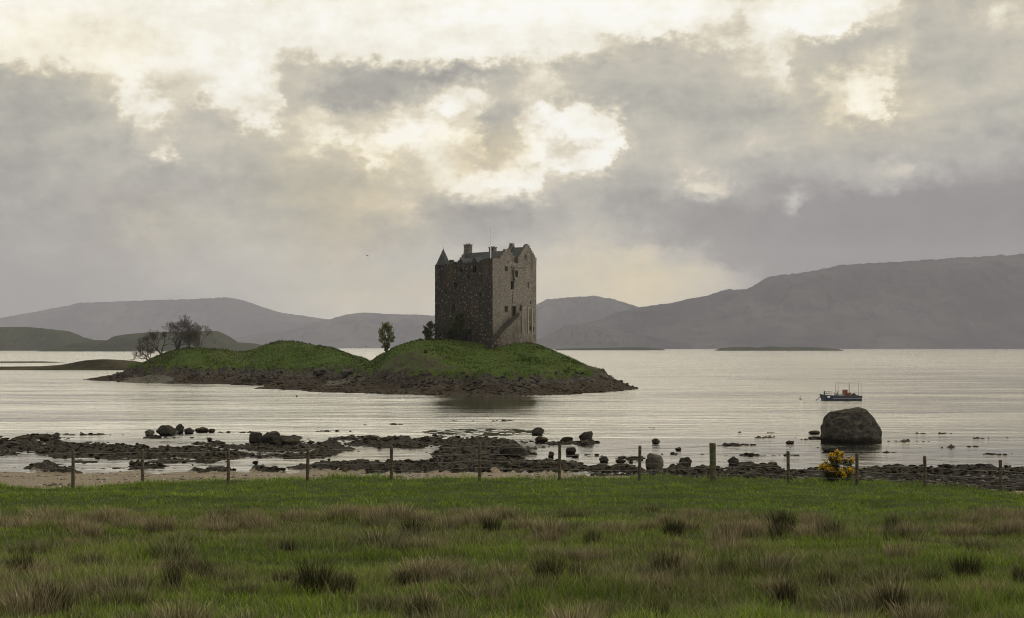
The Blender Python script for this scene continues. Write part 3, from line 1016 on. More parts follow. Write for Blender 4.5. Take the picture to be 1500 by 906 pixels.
o = mesh_obj('shingle', np_mesh('shingle', _v, _f, {'tint': np.repeat(_c, 12, 0)}), M['wrack'])
tag(o, 'loose stones and shingle along the top of the beach', 'shingle', kind='stuff')

# broken rock and wrack round the islet
_n = 90000
_x = _rg.uniform(-106, 24, _n)
_d = _rg.uniform(228, 340, _n)
_z = islet_fn(_x[None], _d[None])[0][0]
_cl = fbm(_x * .15, _d * .08, 3, 121)
_ok = (_z > -.05) & (_z < 3.6) & (_rg.uniform(0, 1, _n) < .15 + .75 * sstep(-.1, .5, _cl))
_p = np.stack([_x, _d, _z], 1)[_ok][:7000]
_s = .08 + .34 * _rg.uniform(0, 1, len(_p)) ** 3.0
_v, _f = lump_cloud(_p, _s, 58, .5)
_hi = sstep(1.4, 2.2, _p[:, 2] + _rg.normal(size=len(_p)) * .4)[:, None]
_ci = _rg.choice(4, len(_p), p=[.35, .3, .2, .15])
_c = np.array([(.008, .006, .004), (.020, .014, .009), (.042, .030, .018), (.014, .012, .008)])[_ci] * (1 - _hi) + np.array([(.015, .013, .011), (.045, .041, .034), (.085, .078, .066), (.03, .026, .02)])[_ci] * _hi
o = mesh_obj('rubble', np_mesh('rubble', _v, _f, {'tint': np.repeat(_c, 12, 0)}), M['wrack'])
tag(o, 'broken rock and brown wrack along the islet shore', 'rubble', kind='stuff')

# long grass on the islet's turf
_n = 150000
_x = _rg.uniform(-105, 26, _n)
_d = _rg.uniform(238, 350, _n)
_zz, _ia = islet_fn(_x[None], _d[None])
_z = _zz[0]
_crag = _ia['crag'][0]
_h = fbm(_x * .12, _d * .12, 4, 117)
_ok = (_z + 1.0 * fbm(_x * .1, _d * .1, 3, 118) > 3.0) & (_rg.uniform(0, 1, _n) < (.35 + .5 * sstep(-.3, .5, _h)) * (1 - .85 * _crag))
_p = np.stack([_x, _d, _z], 1)[_ok]
_n = len(_p)
_hh = _rg.uniform(.08, .26, _n) * (1 + 1.0 * np.clip(_h[_ok], 0, 1)) * np.where(_p[:, 0] < -33, 1.35, 1.0)
_a = _rg.uniform(0, 6.28, _n)
_sd = np.stack([np.cos(_a), np.sin(_a) * .5, _a * 0], 1) * (_rg.uniform(.06, .17, _n))[:, None]
_up = np.zeros((_n, 3))
_up[:, 2] = _hh
_up[:, 0] = _rg.normal(size=_n) * .1
_v = np.stack([_p - _sd - [0, 0, .03], _p + _sd - [0, 0, .03], _p + _up], 1).reshape(-1, 3)
_f = np.arange(_n * 3).reshape(-1, 3)
_c = np.array([(.024, .042, .006), (.036, .057, .007), (.046, .067, .009), (.060, .056, .018), (.018, .027, .007)])[_rg.choice(5, _n, p=[.25, .3, .22, .1, .13])] * _rg.uniform(.8, 1.2, (_n, 1))
_c = np.where((sstep(.1, .6, fbm(_p[:, 0] * .08, _p[:, 1] * .08, 4, 119)) > _rg.uniform(0, 1.2, _n))[:, None], np.array([(.085, .080, .032)]), _c)
o = mesh_obj('grass', np_mesh('grass', _v, _f, {'tint': np.repeat(_c, 3, 0)}), M['grass'])
tag(o, 'tufty grass growing over the castle islet', 'grass', kind='stuff')

# ------------------------------------------------------------------ low islands, far hills
def ridge(name, pts, d0, depth, mat, label, cat='hills', seed=1, rough=0.06, nx=260, ny=60, front=0.5, pw=0.75):
    """pts: skyline (photo px, px) ; d0 distance of its near shore, depth front to back"""
    pts = sorted(pts)
    dr = d0 + depth * front
    xr = np.array([XD(p, dr) for p, _ in pts])
    zr = np.array([ZD(q, dr) for _, q in pts])
    xs = np.linspace(xr[0], xr[-1], nx)
    ys = np.linspace(d0, d0 + depth, ny)

    def fn(x, y):
        top = np.interp(x * dr / np.maximum(y, 1) * 0.0 + x, xr, zr)
        v = (y - d0) / depth
        s = np.where(v < front, np.sin(np.clip(v / front, 0, 1) * np.pi / 2) ** (pw * 1.6), np.cos(np.clip((v - front) / (1 - front), 0, 1) * np.pi / 2) ** 0.8)
        k = 6.0 / (xr[-1] - xr[0]) * 4
        gul = 1 - np.abs(fbm(x * k, y * k * 0.6, 5, seed)) * 1.0
        z = top * s * (1 - rough * 4.5 * (1 - gul) * (1 - s ** 8))
        z = z + top * rough * 0.30 * fbm(x * k * 5, y * k * 3, 4, seed + 5)
        edge = sstep(0, 0.02, (x - xr[0]) / (xr[-1] - xr[0])) * sstep(0, 0.02, (xr[-1] - x) / (xr[-1] - xr[0]))
        return z * (0.3 + 0.7 * edge) - 0.006 * top.max() * (1 - s) - min(0.5, 0.03 * float(zr.max()))
    o = height_obj(name, xs, ys, fn, mat)
    tag(o, label, cat, kind='structure')
    return o


ridge('hills', [(-420, 492), (-260, 478), (-120, 470), (0, 467), (60, 456), (120, 444), (200, 441), (270, 439), (335, 436), (352, 439), (378, 448), (410, 458), (445, 463), (480, 468), (560, 484), (640, 505)],
      8800, 1500, M['hill'], 'long pale mauve hill beyond the loch on the left', seed=3)
ridge('hills', [(330, 500), (400, 486), (455, 474), (485, 468), (510, 461), (535, 458), (575, 461), (610, 461), (650, 464), (700, 470), (760, 462), (800, 439), (835, 436), (870, 434), (900, 439), (930, 449), (980, 462), (1060, 482), (1150, 505)],
      7000, 1800, M['hill'], 'low rounded hills seen either side of the castle', seed=9)
ridge('hills', [(800, 497), (840, 478), (880, 468), (905, 458), (940, 450), (985, 444), (1010, 438), (1040, 433), (1064, 424), (1075, 426), (1098, 423), (1112, 415), (1130, 405), (1160, 402), (1200, 396), (1230, 389), (1280, 386), (1340, 383), (1400, 379), (1500, 373), (1620, 366), (1800, 372), (2050, 420), (2300, 490)],
      5000, 2600, M['hill'], 'large dark hillside under cloud across the loch on the right', seed=17, nx=420, ny=110)
ridge('hills', [(770, 505), (800, 492), (830, 476), (860, 475), (900, 482), (960, 494), (1010, 506)],
      4700, 500, M['hill'], 'small dim spur at the foot of the right hillside', seed=23)
ridge('island', [(-260, 500), (-120, 486), (-40, 480), (0, 479), (40, 479), (80, 483), (97, 485), (105, 491), (122, 495), (150, 505)],
      2700, 420, M['island_far'], 'flat topped dark green island at the left edge', 'island', seed=29)
ridge('island', [(86, 512), (115, 502), (140, 498), (165, 499), (172, 492), (185, 490), (215, 487), (250, 486), (290, 485), (318, 485), (330, 491), (342, 501), (372, 503), (400, 509)],
      2300, 300, M['island_far'], 'humped dark green island behind the bare trees', 'island', seed=31)
ridge('island', [(1052, 510.5), (1075, 508.5), (1095, 508.5), (1110, 509.5), (1128, 507.6), (1150, 509), (1170, 508.4), (1200, 509.3), (1229, 511.6)],
      2700, 120, M['island_far'], 'low dark skerry on open water right of the castle', 'skerry', seed=37, rough=0.04)
ridge('island', [(812, 511.4), (850, 510), (880, 509.8), (925, 508.8), (950, 509.4), (973, 511.4)],
      3000, 100, M['island_far'], 'thin dark skerry line just right of the castle knoll', 'skerry', seed=41, rough=0.04)
ridge('islet', [(-160, 534), (-60, 536), (0, 537), (60, 536.4), (95, 534), (110, 531), (128, 527.5), (150, 526), (175, 527), (195, 529), (215, 534), (240, 540)],
      480, 60, M['skerry'], 'low brown seaweed islet with a grassy hump at left', 'islet', seed=43, rough=0.05)
ridge('islet', [(-120, 529.6), (0, 529.8), (60, 529.6), (96, 531.5)],
      700, 30, M['skerry'], 'thin dark reef line on the water at the left edge', 'reef', seed=47, rough=0.05)

# ------------------------------------------------------------------ haze
hz_m = bpy.data.materials.new('haze_air')
hz_m.use_nodes = True
ht = hz_m.node_tree
ht.nodes.clear()
ho = ht.nodes.new('ShaderNodeOutputMaterial')
hv = ht.nodes.new('ShaderNodeVolumePrincipled')
hv.inputs['Color'].default_value = (0.81, 0.815, 0.975, 1)
hv.inputs['Density'].default_value = 0.000041
hv.inputs['Anisotropy'].default_value = 0.2
ht.links.new(hv.outputs[0], ho.inputs['Volume'])
bm = bmesh.new()
add_box(bm, -7600, 7600, -400, 11200, -8, 760)
hz = bm_obj('haze', bm, hz_m)
tag(hz, 'thin evening haze over the loch', 'haze', kind='stuff')


# ------------------------------------------------------------------ the castle
castle = empty('castle', (CX, CD, CZ), CA)
tag(castle, 'grey stone tower house with conical corner turret on the green knoll', 'castle')
WX, WY = 13.3, 16.5      # wall lengths: right hand face along x, left hand face along y
TOP = 17.1


def wall_face(bm, P, width, z0, z1, holes, depth=0.55, step=1.6):
    """P(u, z, inset) -> point.  A wall with real openings, reveals included."""
    us = {0.0, width}
    zs = {z0, z1}
    for (u, z, w, h) in holes:
        us |= {u - w / 2, u + w / 2}
        zs |= {z - h / 2, z + h / 2}
    us = sorted(us)
    zs = sorted(zs)
    V = {}

    def v(u, z, i=0.0):
        k = (round(u, 4), round(z, 4), round(i, 3))
        if k not in V:
            V[k] = bm.verts.new(P(u, z, i))
        return V[k]

    def inside(u, z):
        return any(abs(u - a) < w / 2 and abs(z - b) < h / 2 for a, b, w, h in holes)
    for a, b in zip(us, us[1:]):
        for c, d in zip(zs, zs[1:]):
            if not inside((a + b) / 2, (c + d) / 2):
                bm.faces.new((v(a, c), v(b, c), v(b, d), v(a, d)))
    for (u, z, w, h) in holes:
        q = [(u - w / 2, z - h / 2), (u + w / 2, z - h / 2), (u + w / 2, z + h / 2), (u - w / 2, z + h / 2)]
        for (p, r) in zip(q, q[1:] + q[:1]):
            # reveals use their own vertices so the edges stay crisp
            bm.faces.new([bm.verts.new(P(*p, 0.0)), bm.verts.new(P(*r, 0.0)), bm.verts.new(P(*r, depth)), bm.verts.new(P(*p, depth))])


RIGHT = [(4.2, 15.8, .7, .95), (6.7, 14.9, .9, 1.3), (6.0, 12.5, .95, 1.65), (4.2, 7.6, .75, 1.15), (8.5, 7.9, .65, 1.1), (6.5, 7.2, 1.15, 2.1), (10.8, 12.7, .35, 1.1),
         (10.6, 3.8, .5, .8), (11.5, 3.8, .5, .8), (12.4, 3.7, .5, .8), (11.6, 9.2, .35, .8)]
LEFT = [(10.4, 12.6, .7, 1.35), (11.0, 8.0, .75, 1.5), (6.6, 14.1, .5, .8), (13.2, 11.4, .45, .95), (6.2, 2.4, .95, 2.0), (4.9, 15.75, .85, 1.25), (8.9, 15.6, .6, 1.0), (3.2, 10.6, .35, 1.0), (8.0, 6.2, .45, .9)]

bm = bmesh.new()
Z0 = -3.0
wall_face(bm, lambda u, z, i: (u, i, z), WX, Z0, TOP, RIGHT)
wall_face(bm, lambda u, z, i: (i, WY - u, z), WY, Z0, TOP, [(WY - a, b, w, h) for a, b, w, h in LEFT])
# unseen back walls, wall-head, and the parapet walk set 0.7 m down inside it
vs = {}
for k, p in {'a': (WX, 0, Z0), 'b': (WX, WY, Z0), 'c': (0, WY, Z0), 'A': (WX, 0, TOP), 'B': (WX, WY, TOP), 'C': (0, WY, TOP), 'O': (0, 0, TOP)}.items():
    vs[k] = bm.verts.new(p)
bm.faces.new((vs['a'], vs['b'], vs['B'], vs['A']))
bm.faces.new((vs['b'], vs['c'], vs['C'], vs['B']))
t = 0.6
inn = [bm.verts.new(p) for p in ((t, t, TOP), (WX - t, t, TOP), (WX - t, WY - t, TOP), (t, WY - t, TOP))]
low = [bm.verts.new(p) for p in ((t, t, TOP - 1.1), (WX - t, t, TOP - 1.1), (WX - t, WY - t, TOP - 1.1), (t, WY - t, TOP - 1.1))]
outr = [vs['O'], vs['A'], vs['B'], vs['C']]
for i in range(4):
    j = (i + 1) % 4
    bm.faces.new((outr[i], outr[j], inn[j], inn[i]))
    bm.faces.new((inn[i], inn[j], low[j], low[i]))
bm.faces.new(low)
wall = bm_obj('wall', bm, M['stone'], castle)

# corner block at the near corner, rising above the wall head, uneven merlons along the left wall-head
bm = bmesh.new()
add_box(bm, -0.03, 2.9, -0.03, 2.6, 15.4, 17.75)
bm_obj('corner_block', bm, M['stone'], castle)
for (y0, y1, z1) in ((2.62, 3.5, 17.45), (6.1, 7.6, 17.35), (10.2, 11.2, 17.5), (11.4, 12.3, 17.9)):
    bm = bmesh.new()
    add_box(bm, 0.003, 0.6, y0, y1, TOP - 0.2, z1)
    bm_obj('merlon', bm, M['stone'], castle)
for (x0, x1, z1) in ((2.95, 4.6, 17.5), (5.0, 6.9, 17.35)):
    bm = bmesh.new()
    add_box(bm, x0, x1, 0.003, 0.6, TOP - 0.2, z1)
    bm_obj('merlon', bm, M['stone'], castle)
# string course and the corbel table under the cap house
bm = bmesh.new()
add_box(bm, 5.6, 10.0, -0.14, -0.004, 16.25, 16.5)
for k in range(7):
    add_box(bm, 5.7 + k * 0.68, 5.95 + k * 0.68, -0.12, -0.004, 16.0, 16.248)
bm_obj('string_course', bm, M['stone'], castle)


def opening(face, u, z, w, h, kind='window'):
    d = 0.45
    bm = bmesh.new()
    if face == 'R':
        add_box(bm, u - w / 2 + .01, u + w / 2 - .01, d, d + 0.06, z - h / 2 + .01, z + h / 2 - .01)
    else:
        add_box(bm, d, d + 0.06, u - w / 2 + .01, u + w / 2 - .01, z - h / 2 + .01, z + h / 2 - .01)
    o = bm_obj(kind, bm, M['dark'] if kind == 'window' else M['door'], castle)
    if w > 0.55:
        bm = bmesh.new()
        for (a0, a1, c0, c1) in ((u - w / 2 - .14, u + w / 2 + .14, z - h / 2 - .18, z - h / 2 - .01), (u - w / 2 - .16, u + w / 2 + .16, z + h / 2 + .01, z + h / 2 + .22),
                                 (u - w / 2 - .14, u - w / 2 - .01, z - h / 2 - .008, z + h / 2 + .008), (u + w / 2 + .01, u + w / 2 + .14, z - h / 2 - .008, z + h / 2 + .008)):
            if face == 'R':
                add_box(bm, a0, a1, -0.05, 0.02, c0, c1)
            else:
                add_box(bm, -0.05, 0.02, a0, a1, c0, c1)
        bm_obj('surround', bm, M['stone'], o)
        if kind == 'window':
            bm = bmesh.new()
            if face == 'R':
                add_box(bm, u - .03, u + .03, d - .04, d - .002, z - h / 2 + .012, z + h / 2 - .012)
            else:
                add_box(bm, d - .04, d - .002, u - .03, u + .03, z - h / 2 + .012, z + h / 2 - .012)
            bm_obj('mullion', bm, M['timber_pale'], o)
    return o


for q in RIGHT:
    opening('R', *q, kind='door' if q[2] == 1.15 else 'window')
for q in LEFT:
    opening('L', *q, kind='door' if q[2] == .95 else 'window')

# corbelled box over the door line, and the armorial panel
bm = bmesh.new()
add_prism(bm, [(6.05, 14.0), (6.25, 13.6), (7.15, 13.6), (7.35, 14.0), (7.35, 14.2), (6.05, 14.2)], 'y', -0.55, -0.004)
add_box(bm, 6.05, 6.3, -0.55, -0.004, 14.202, 15.5)
add_box(bm, 7.1, 7.35, -0.55, -0.004, 14.202, 15.5)
add_prism(bm, [(5.95, 15.502), (7.45, 15.502), (7.3, 16.0), (6.1, 16.0)], 'y', -0.62, -0.004)
bm_obj('oriel', bm, M['stone'], castle)
bm = bmesh.new()
add_box(bm, 5.95, 7.15, -0.10, -0.004, 9.1, 10.7)
add_prism(bm, [(5.85, 10.702), (7.25, 10.702), (6.9, 11.15), (6.55, 11.3), (6.2, 11.15)], 'y', -0.14, -0.004)
pn = bm_obj('heraldic_panel', bm, M['stone'], castle)

# main roof
bm = bmesh.new()
RX, RZ, RH = 5.5, 19.6, 4.2
y0, y1 = 1.35, 12.2
add_prism(bm, [(RX - RH, RZ - RH * 1.0), (RX + RH, RZ - RH * 1.0), (RX, RZ)], 'y', y0, y1)
roof = bm_obj('roof', bm, M['slate'], castle)


def crow_gable(bm, cx, half, zbase, ztop, ya, yb, steps=7):
    """stepped gable in the x-z plane"""
    add_prism(bm, [(cx - half, zbase), (cx + half, zbase), (cx + half, zbase + .001 + (ztop - zbase) * .02), (cx + 0.3, ztop), (cx - 0.3, ztop), (cx - half, zbase + (ztop - zbase) * .02)], 'y', ya, yb)
    for s in (-1, 1):
        for k in range(steps):
            f0, f1 = k / steps, (k + 1) / steps
            xa = cx + s * (half - (half - 0.3) * f0)
            xb = cx + s * (half - (half - 0.3) * f1)
            zt = zbase + (ztop - zbase) * f1 + 0.12
            zb = zbase + (ztop - zbase) * f0 - 0.2
            add_box(bm, min(xa, xb), max(xa, xb), ya - 0.03, yb + 0.03, zb, zt)


bm = bmesh.new()
crow_gable(bm, RX, RH + .1, RZ - RH, RZ + .15, 0.85, 1.345)
crow_gable(bm, RX, RH + .1, RZ - RH, RZ + .15, 12.205, 12.7)
bm_obj('gable', bm, M['stone'], castle)


def chimney(x0, x1, y0, y1, z0, z1):
    bm = bmesh.new()
    add_box(bm, x0, x1, y0, y1, z0, z1)
    add_box(bm, x0 - .09, x1 + .09, y0 - .09, y1 + .09, z1 + .002, z1 + .18)
    o = bm_obj('chimney', bm, M['stone'], castle)
    n = max(1, int((y1 - y0) / 0.6))
    for k in range(n):
        bm = bmesh.new()
        cy = y0 + (k + .5) * (y1 - y0) / n
        add_tube(bm, [((x0 + x1) / 2, cy, z1 + .18), ((x0 + x1) / 2, cy, z1 + .42)], [.15, .12], 8)
        bm_obj('chimney_pot', bm, M['rust_red'], o)


chimney(4.9, 6.1, 11.6, 12.9, 17.0, 21.2)
chimney(8.0, 8.9, 7.2, 8.6, 16.5, 20.6)

# cap house over the right hand end of the right face
cap = bmesh.new()
add_box(cap, 7.7, WX + .02, -0.02, 4.6, TOP - 0.3, 17.85)
ch = bm_obj('cap_house', cap, M['stone'], castle)
bm = bmesh.new()
crow_gable(bm, 10.5, 2.82, 17.852, 20.75, -0.02, 0.45, 6)
crow_gable(bm, 10.5, 2.82, 17.852, 20.75, 4.1, 4.6, 6)
bm_obj('gable', bm, M['stone'], ch)
bm = bmesh.new()
add_prism(bm, [(7.6, 17.86), (13.4, 17.86), (10.5, 20.6)], 'y', 0.455, 4.095)
bm_obj('roof', bm, M['slate'], ch)
bm = bmesh.new()
add_box(bm, 9.65, 10.25, -0.10, -0.056, 17.95, 18.85)
bm_obj('window', bm, M['dark'], ch)
bm = bmesh.new()
add_box(bm, 10.15, 10.75, -0.1, 0.5, 20.88, 21.15)
bm_obj('finial_block', bm, M['stone'], ch)
bm = bmesh.new()
add_box(bm, 10.1, 10.8, 3.9, 4.7, 20.88, 21.5)
bm_obj('chimney', bm, M['stone'], ch)

# dormers along the left wall-head
for dy in (4.9, 8.9):
    bm = bmesh.new()
    add_prism(bm, [(dy - .85, 16.6), (dy + .85, 16.6), (dy + .85, 16.95), (dy, 18.0), (dy - .85, 16.95)], 'x', -0.06, 0.5)
    dm = bm_obj('dormer', bm, M['stone'], castle)
    bm = bmesh.new()
    for s in (-1, 1):
        add_prism(bm, [(dy, 18.0 + .01), (dy, 18.14), (dy + s * 1.0, 16.92), (dy + s * .9, 16.86)][::s], 'x', -0.08, 3.0)
    bm_obj('dormer_roof', bm, M['slate'], dm)

# round angle turret at the far left corner
tu = empty('turret', (0.95, 15.0, 0))
tu.parent = castle
bm = bmesh.new()
add_tube(bm, [(0, 0, 12.6), (0, 0, 13.2), (0, 0, 13.205), (0, 0, 13.6), (0, 0, 13.605), (0, 0, 16.85)], [1.1, 1.35, 1.38, 1.5, 1.46, 1.46], 20)
bm_obj('turret_wall', bm, M['stone'], tu)
bm = bmesh.new()
add_tube(bm, [(0, 0, 16.86), (0, 0, 17.0), (0, 0, 18.6), (0, 0, 20.35)], [1.66, 1.58, 0.85, 0.05], 20)
bm_obj('cone_roof', bm, M['slate'], tu, True)
bm = bmesh.new()
add_tube(bm, [(0, 0, 20.3), (0, 0, 20.85)], [.05, .03], 6)
bm_obj('finial', bm, M['steel'], tu)
for aa in (200, 265):
    bm = bmesh.new()
    add_box(bm, -.17, .17, -.06, .06, 15.0, 15.7)
    o = bm_obj('window', bm, M['dark'], tu)
    o.location = (1.45 * math.cos(R(aa)), 1.45 * math.sin(R(aa)), 0)
    o.rotation_euler = (0, 0, R(aa) + R(90))

# flagpole at the near corner block
bm = bmesh.new()
add_tube(bm, [(1.7, 2.0, 17.7), (1.7, 2.0, 23.9)], [.10, .07], 8)
fp = bm_obj('flagpole', bm, M['white_paint'], castle)
bm = bmesh.new()
add_tube(bm, [(1.7, 2.0, 23.9), (1.7, 2.0, 24.02)], .08, 8)
bm_obj('truck', bm, M['white_paint'], fp)

# outside stair to the first floor door
st = empty('staircase', (0, 0, 0))
st.parent = castle
bm = bmesh.new()
n = 18
prof = [(-2.6, -2.5)]
for k in range(n):
    x = -2.3 + k * 0.42
    z = 0.35 + k * 0.315
    prof += [(x, z - .315 + 0.31 * (k > 0) * 0 + 0), (x, z)]
prof += [(-2.3 + n * .42, 0.35 + (n - 1) * .315), (8.2, 5.75), (8.2, -2.5)]
prof = [(-2.6, -2.5), (-2.6, 0.0)] + prof[1:]
add_prism(bm, prof, 'y', -1.75, -0.003)
bm_obj('stair_base', bm, M['stone'], st)
bm = bmesh.new()
add_prism(bm, [(-2.0, 0.9), (-2.0, 1.35), (5.6, 6.9), (6.0, 6.9), (6.0, 6.2)], 'y', -1.95, -1.752)  # dark strip put in for the parapet's shade on the stair side
bm_obj('stair_shade_strip', bm, M['shade_strip'], st)
bm = bmesh.new()
for x in (7.0, 8.6, 9.9):
    add_box(bm, x - .11, x + .11, -2.0, -1.76, 2.6, 8.0)
add_box(bm, 6.9, 10.0, -1.75, -1.6, 7.75, 8.0)
add_box(bm, 6.9, 10.0, -1.75, -1.65, 5.1, 5.2)
bm_obj('timber_frame', bm, M['timber_pale'], st)
bm = bmesh.new()
for s in (0, .5):
    add_tube(bm, [(9.9 + s, -3.2, -0.2), (9.5 + s, -1.6, 2.4)], .05, 6)
for k in range(6):
    f = k / 6 + .08
    add_tube(bm, [(9.9 - .4 * f, -3.2 + 1.6 * f, -0.2 + 2.6 * f), (10.4 - .4 * f, -3.2 + 1.6 * f, -0.2 + 2.6 * f)], .035, 5)
ld = bm_obj('ladder', bm, M['timber_pale'], castle)
# tumbled footings at the stair foot
bm = bmesh.new()
for k in range(16):
    x = random.uniform(-4.2, 2.0)
    y = random.uniform(-3.4, -1.9)
    s = random.uniform(.25, .55)
    add_box(bm, x - s, x + s, y - s * .7, y + s * .7, -0.9, random.uniform(-.1, .5))
bm_obj('footing_stones', bm, M['stone'], st)


# ------------------------------------------------------------------ foliage and trees
def leaf_mesh(name, pts, size, cols, seed, up=0.3):
    rg = np.random.default_rng(seed)
    n = len(pts)
    a = rg.normal(size=(n, 3))
    a /= np.linalg.norm(a, axis=1)[:, None]
    b = rg.normal(size=(n, 3))
    b[:, 2] += up
    b -= (a * b).sum(1)[:, None] * a
    b /= np.linalg.norm(b, axis=1)[:, None]
    s = size * rg.uniform(.6, 1.35, (n, 1))
    v = np.stack([pts - a * s * .5, pts + b * s * .6, pts + a * s * .5, pts - b * s * .6], 1).reshape(-1, 3)
    f = np.arange(n * 4).reshape(n, 4)
    cols = np.asarray(cols)
    ci = rg.integers(0, len(cols), n)
    c = cols[ci] * rg.uniform(.7, 1.3, (n, 1))
    return np_mesh(name, v, f, {'tint': np.repeat(c, 4, 0)})


def clump_points(clumps, n, seed):
    rg = np.random.default_rng(seed)
    w = np.array([c[3] * c[4] * c[5] for c in clumps]) ** .7
    idx = rg.choice(len(clumps), n, p=w / w.sum())
    c = np.array(clumps)[idx]
    u = rg.normal(size=(n, 3))
    u /= np.linalg.norm(u, axis=1)[:, None]
    r = rg.uniform(0, 1, (n, 1)) ** .45
    return c[:, :3] + u * r * c[:, 3:6]


GREEN_DK = [(0.022, 0.034, 0.010), (0.035, 0.050, 0.014), (0.018, 0.026, 0.010)]
GREEN_MD = [(0.040, 0.058, 0.018), (0.060, 0.078, 0.026), (0.032, 0.044, 0.014), (0.075, 0.085, 0.035)]


def grow(bm_big, bm_fine, p, d, length, rad, level, rg, spread=0.55, curl=0.25, up=0.08, minr=0.02, lv=5):
    """recursive limb"""
    n = 4
    pts = [p.copy()]
    rr = [rad]
    q = p.copy()
    dd = d.normalized()
    for i in range(n):
        dd = (dd + Vector((rg.uniform(-1, 1), rg.uniform(-1, 1), rg.uniform(-1, 1))) * curl * .5 + Vector((0, 0, up))).normalized()
        q = q + dd * length / n
        pts.append(q.copy())
        rr.append(max(minr, rad * (1 - 0.42 * (i + 1) / n)))
    add_tube(bm_big if level < 2 else bm_fine, pts, rr, 7 if level < 2 else (4 if level < 4 else 3), cap=False)
    if level >= lv:
        return
    k = rg.choice((2, 3, 3)) if level < 3 else rg.choice((3, 3, 4))
    for j in range(k):
        at = pts[-1] if j < 2 else pts[rg.choice((2, 3))]
        ax = Vector((rg.uniform(-1, 1), rg.uniform(-1, 1), rg.uniform(-1, 1))).cross(dd)
        if ax.length < 1e-3:
            continue
        nd = Quaternion(ax.normalized(), rg.uniform(.35, 1.0) * spread * (1 if j else .7)) @ dd
        grow(bm_big, bm_fine, at, nd, length * rg.uniform(.62, .84), max(minr, rad * .58 * rg.uniform(.8, 1.05)), level + 1, rg, spread, curl, up, minr, lv)


def bare_tree(px, d, height, lean, label, seed, mat, stems=1, spread=.75, lv=5, flat=0.06, minr=.022):
    x = XD(px, d)
    t = empty('bare_tree', (x, d, islet_z(x, d) - .25))
    tag(t, label, 'tree', 'bare trees at the left end of the castle islet')
    rg = random.Random(seed)
    b1, b2 = bmesh.new(), bmesh.new()
    for k in range(stems):
        dv = Vector((lean + rg.uniform(-.35, .35) * (stems > 1), rg.uniform(-.3, .3), 1))
        grow(b1, b2, Vector((rg.uniform(-.3, .3) * (stems > 1), 0, 0)), dv, height * .30, height * .026, 0, rg, spread, .35, flat, minr, lv)
    bm_obj('trunk', b1, mat, t, True)
    bm_obj('crown', b2, mat, t)
    return t


bare_tree(260, 338, 9.6, .05, 'tallest bare tree, forked and spreading, on the grassy mound at left', 5, M['bark'], 3, 1.2, 6, .04, .020)
bare_tree(224, 331, 6.2, -.6, 'dark bare tree leaning left over the shore at the islet tip', 12, M['bark'], 4, 1.05, 5, .02, .023)
bare_tree(238, 337, 7.6, -.3, 'dense bare tree between the leaning tree and the tallest one', 31, M['bark'], 3, 1.0, 6, .02, .019)
bare_tree(292, 340, 7.0, .15, 'paler bare tree with thin twigs, right of the tallest one', 44, M['bark_pale'], 3, 1.0, 6, .03, .015)

bare_tree(277, 336, 4.4, .1, 'low bare thicket at the foot of the tallest bare tree', 61, M['bark'], 4, 1.1, 5, .03, .017)

# small tree in young leaf on the left shoulder of the knoll
def leafy_tree(px, d, height, cw, label, seed, nl, cols, trunk_h=.10):
    x = XD(px, d)
    z = islet_z(x, d) - .2
    t = empty('leafy_tree', (x, d, z))
    tag(t, label, 'tree')
    rg = random.Random(seed)
    b1, b2 = bmesh.new(), bmesh.new()
    for k in range(3):
        grow(b1, b2, Vector((0, 0, 0)), Vector((rg.uniform(-.22, .22), rg.uniform(-.2, .2), 1)), height * .34, height * .02, 0, rg, .5, .2, .12, .02, 3)
    cl = []
    for k in range(120):
        f = rg.uniform(trunk_h, .98)
        w = cw * .5 * math.sin(math.pi * min(1, (f - trunk_h * .7) / (1.06 - trunk_h * .7))) ** .7
        a = rg.uniform(0, 6.28)
        r = w * rg.uniform(.2, .95)
        s = rg.uniform(.16, .36)
        cl.append((r * math.cos(a), r * math.sin(a), f * height, s, s, s * 1.1))
    bm_obj('trunk', b1, M['bark'], t, True)
    bm_obj('limbs', b2, M['bark'], t)
    mesh_obj('crown', leaf_mesh('crown', clump_points(cl, nl, seed), .22, cols, seed), M['leaf'], t)
    return t


leafy_tree(565.5, 283, 6.2, 3.9, 'slender small tree in young leaf on the saddle left of the castle', 3, 3000, [(.12, .15, .05), (.15, .175, .065), (.09, .115, .035), (.17, .18, .08)])


def bush(name, x, d, clumps, label, seed, nl, size, cols, cat='bush', z=None, stem=True):
    z = islet_z(x, d) if z is None else z
    t = empty(name, (x, d, z))
    tag(t, label, cat)
    if stem:
        rg = random.Random(seed)
        b = bmesh.new()
        for c in clumps[:9]:
            add_tube(b, [(c[0] * .1, c[1] * .1, -.3), (c[0] * .5, c[1] * .5, c[2] * .5), (c[0], c[1], c[2])], [.09, .06, .03], 5)
        bm_obj('stem', b, M['bark'], t)
    mesh_obj('foliage', leaf_mesh('foliage', clump_points(clumps, nl, seed), size, cols, seed), M['leaf'], t)
    return t


rg = random.Random(8)
cx, cd = XD(630.5, 294), 294
bush('bush', cx, cd, [(1.5 * math.sin(2.6 * f + .35) * rg.uniform(-1, 1.1), rg.uniform(-.8, .8), .2 + 3.6 * f, .36, .36, .4) for f in [k / 69 for k in range(70)]],
     'tall leafy bush at the far left foot of the castle', 21, 2100, .24, [(.055, .07, .022), (.075, .09, .03), (.04, .052, .016)])
# evergreen growth against the left wall
def wall_pt(y, off):
    v = Matrix.Rotation(CA, 3, 'Z') @ Vector((-off, y, 0))
    return CX + v.x, CD + v.y


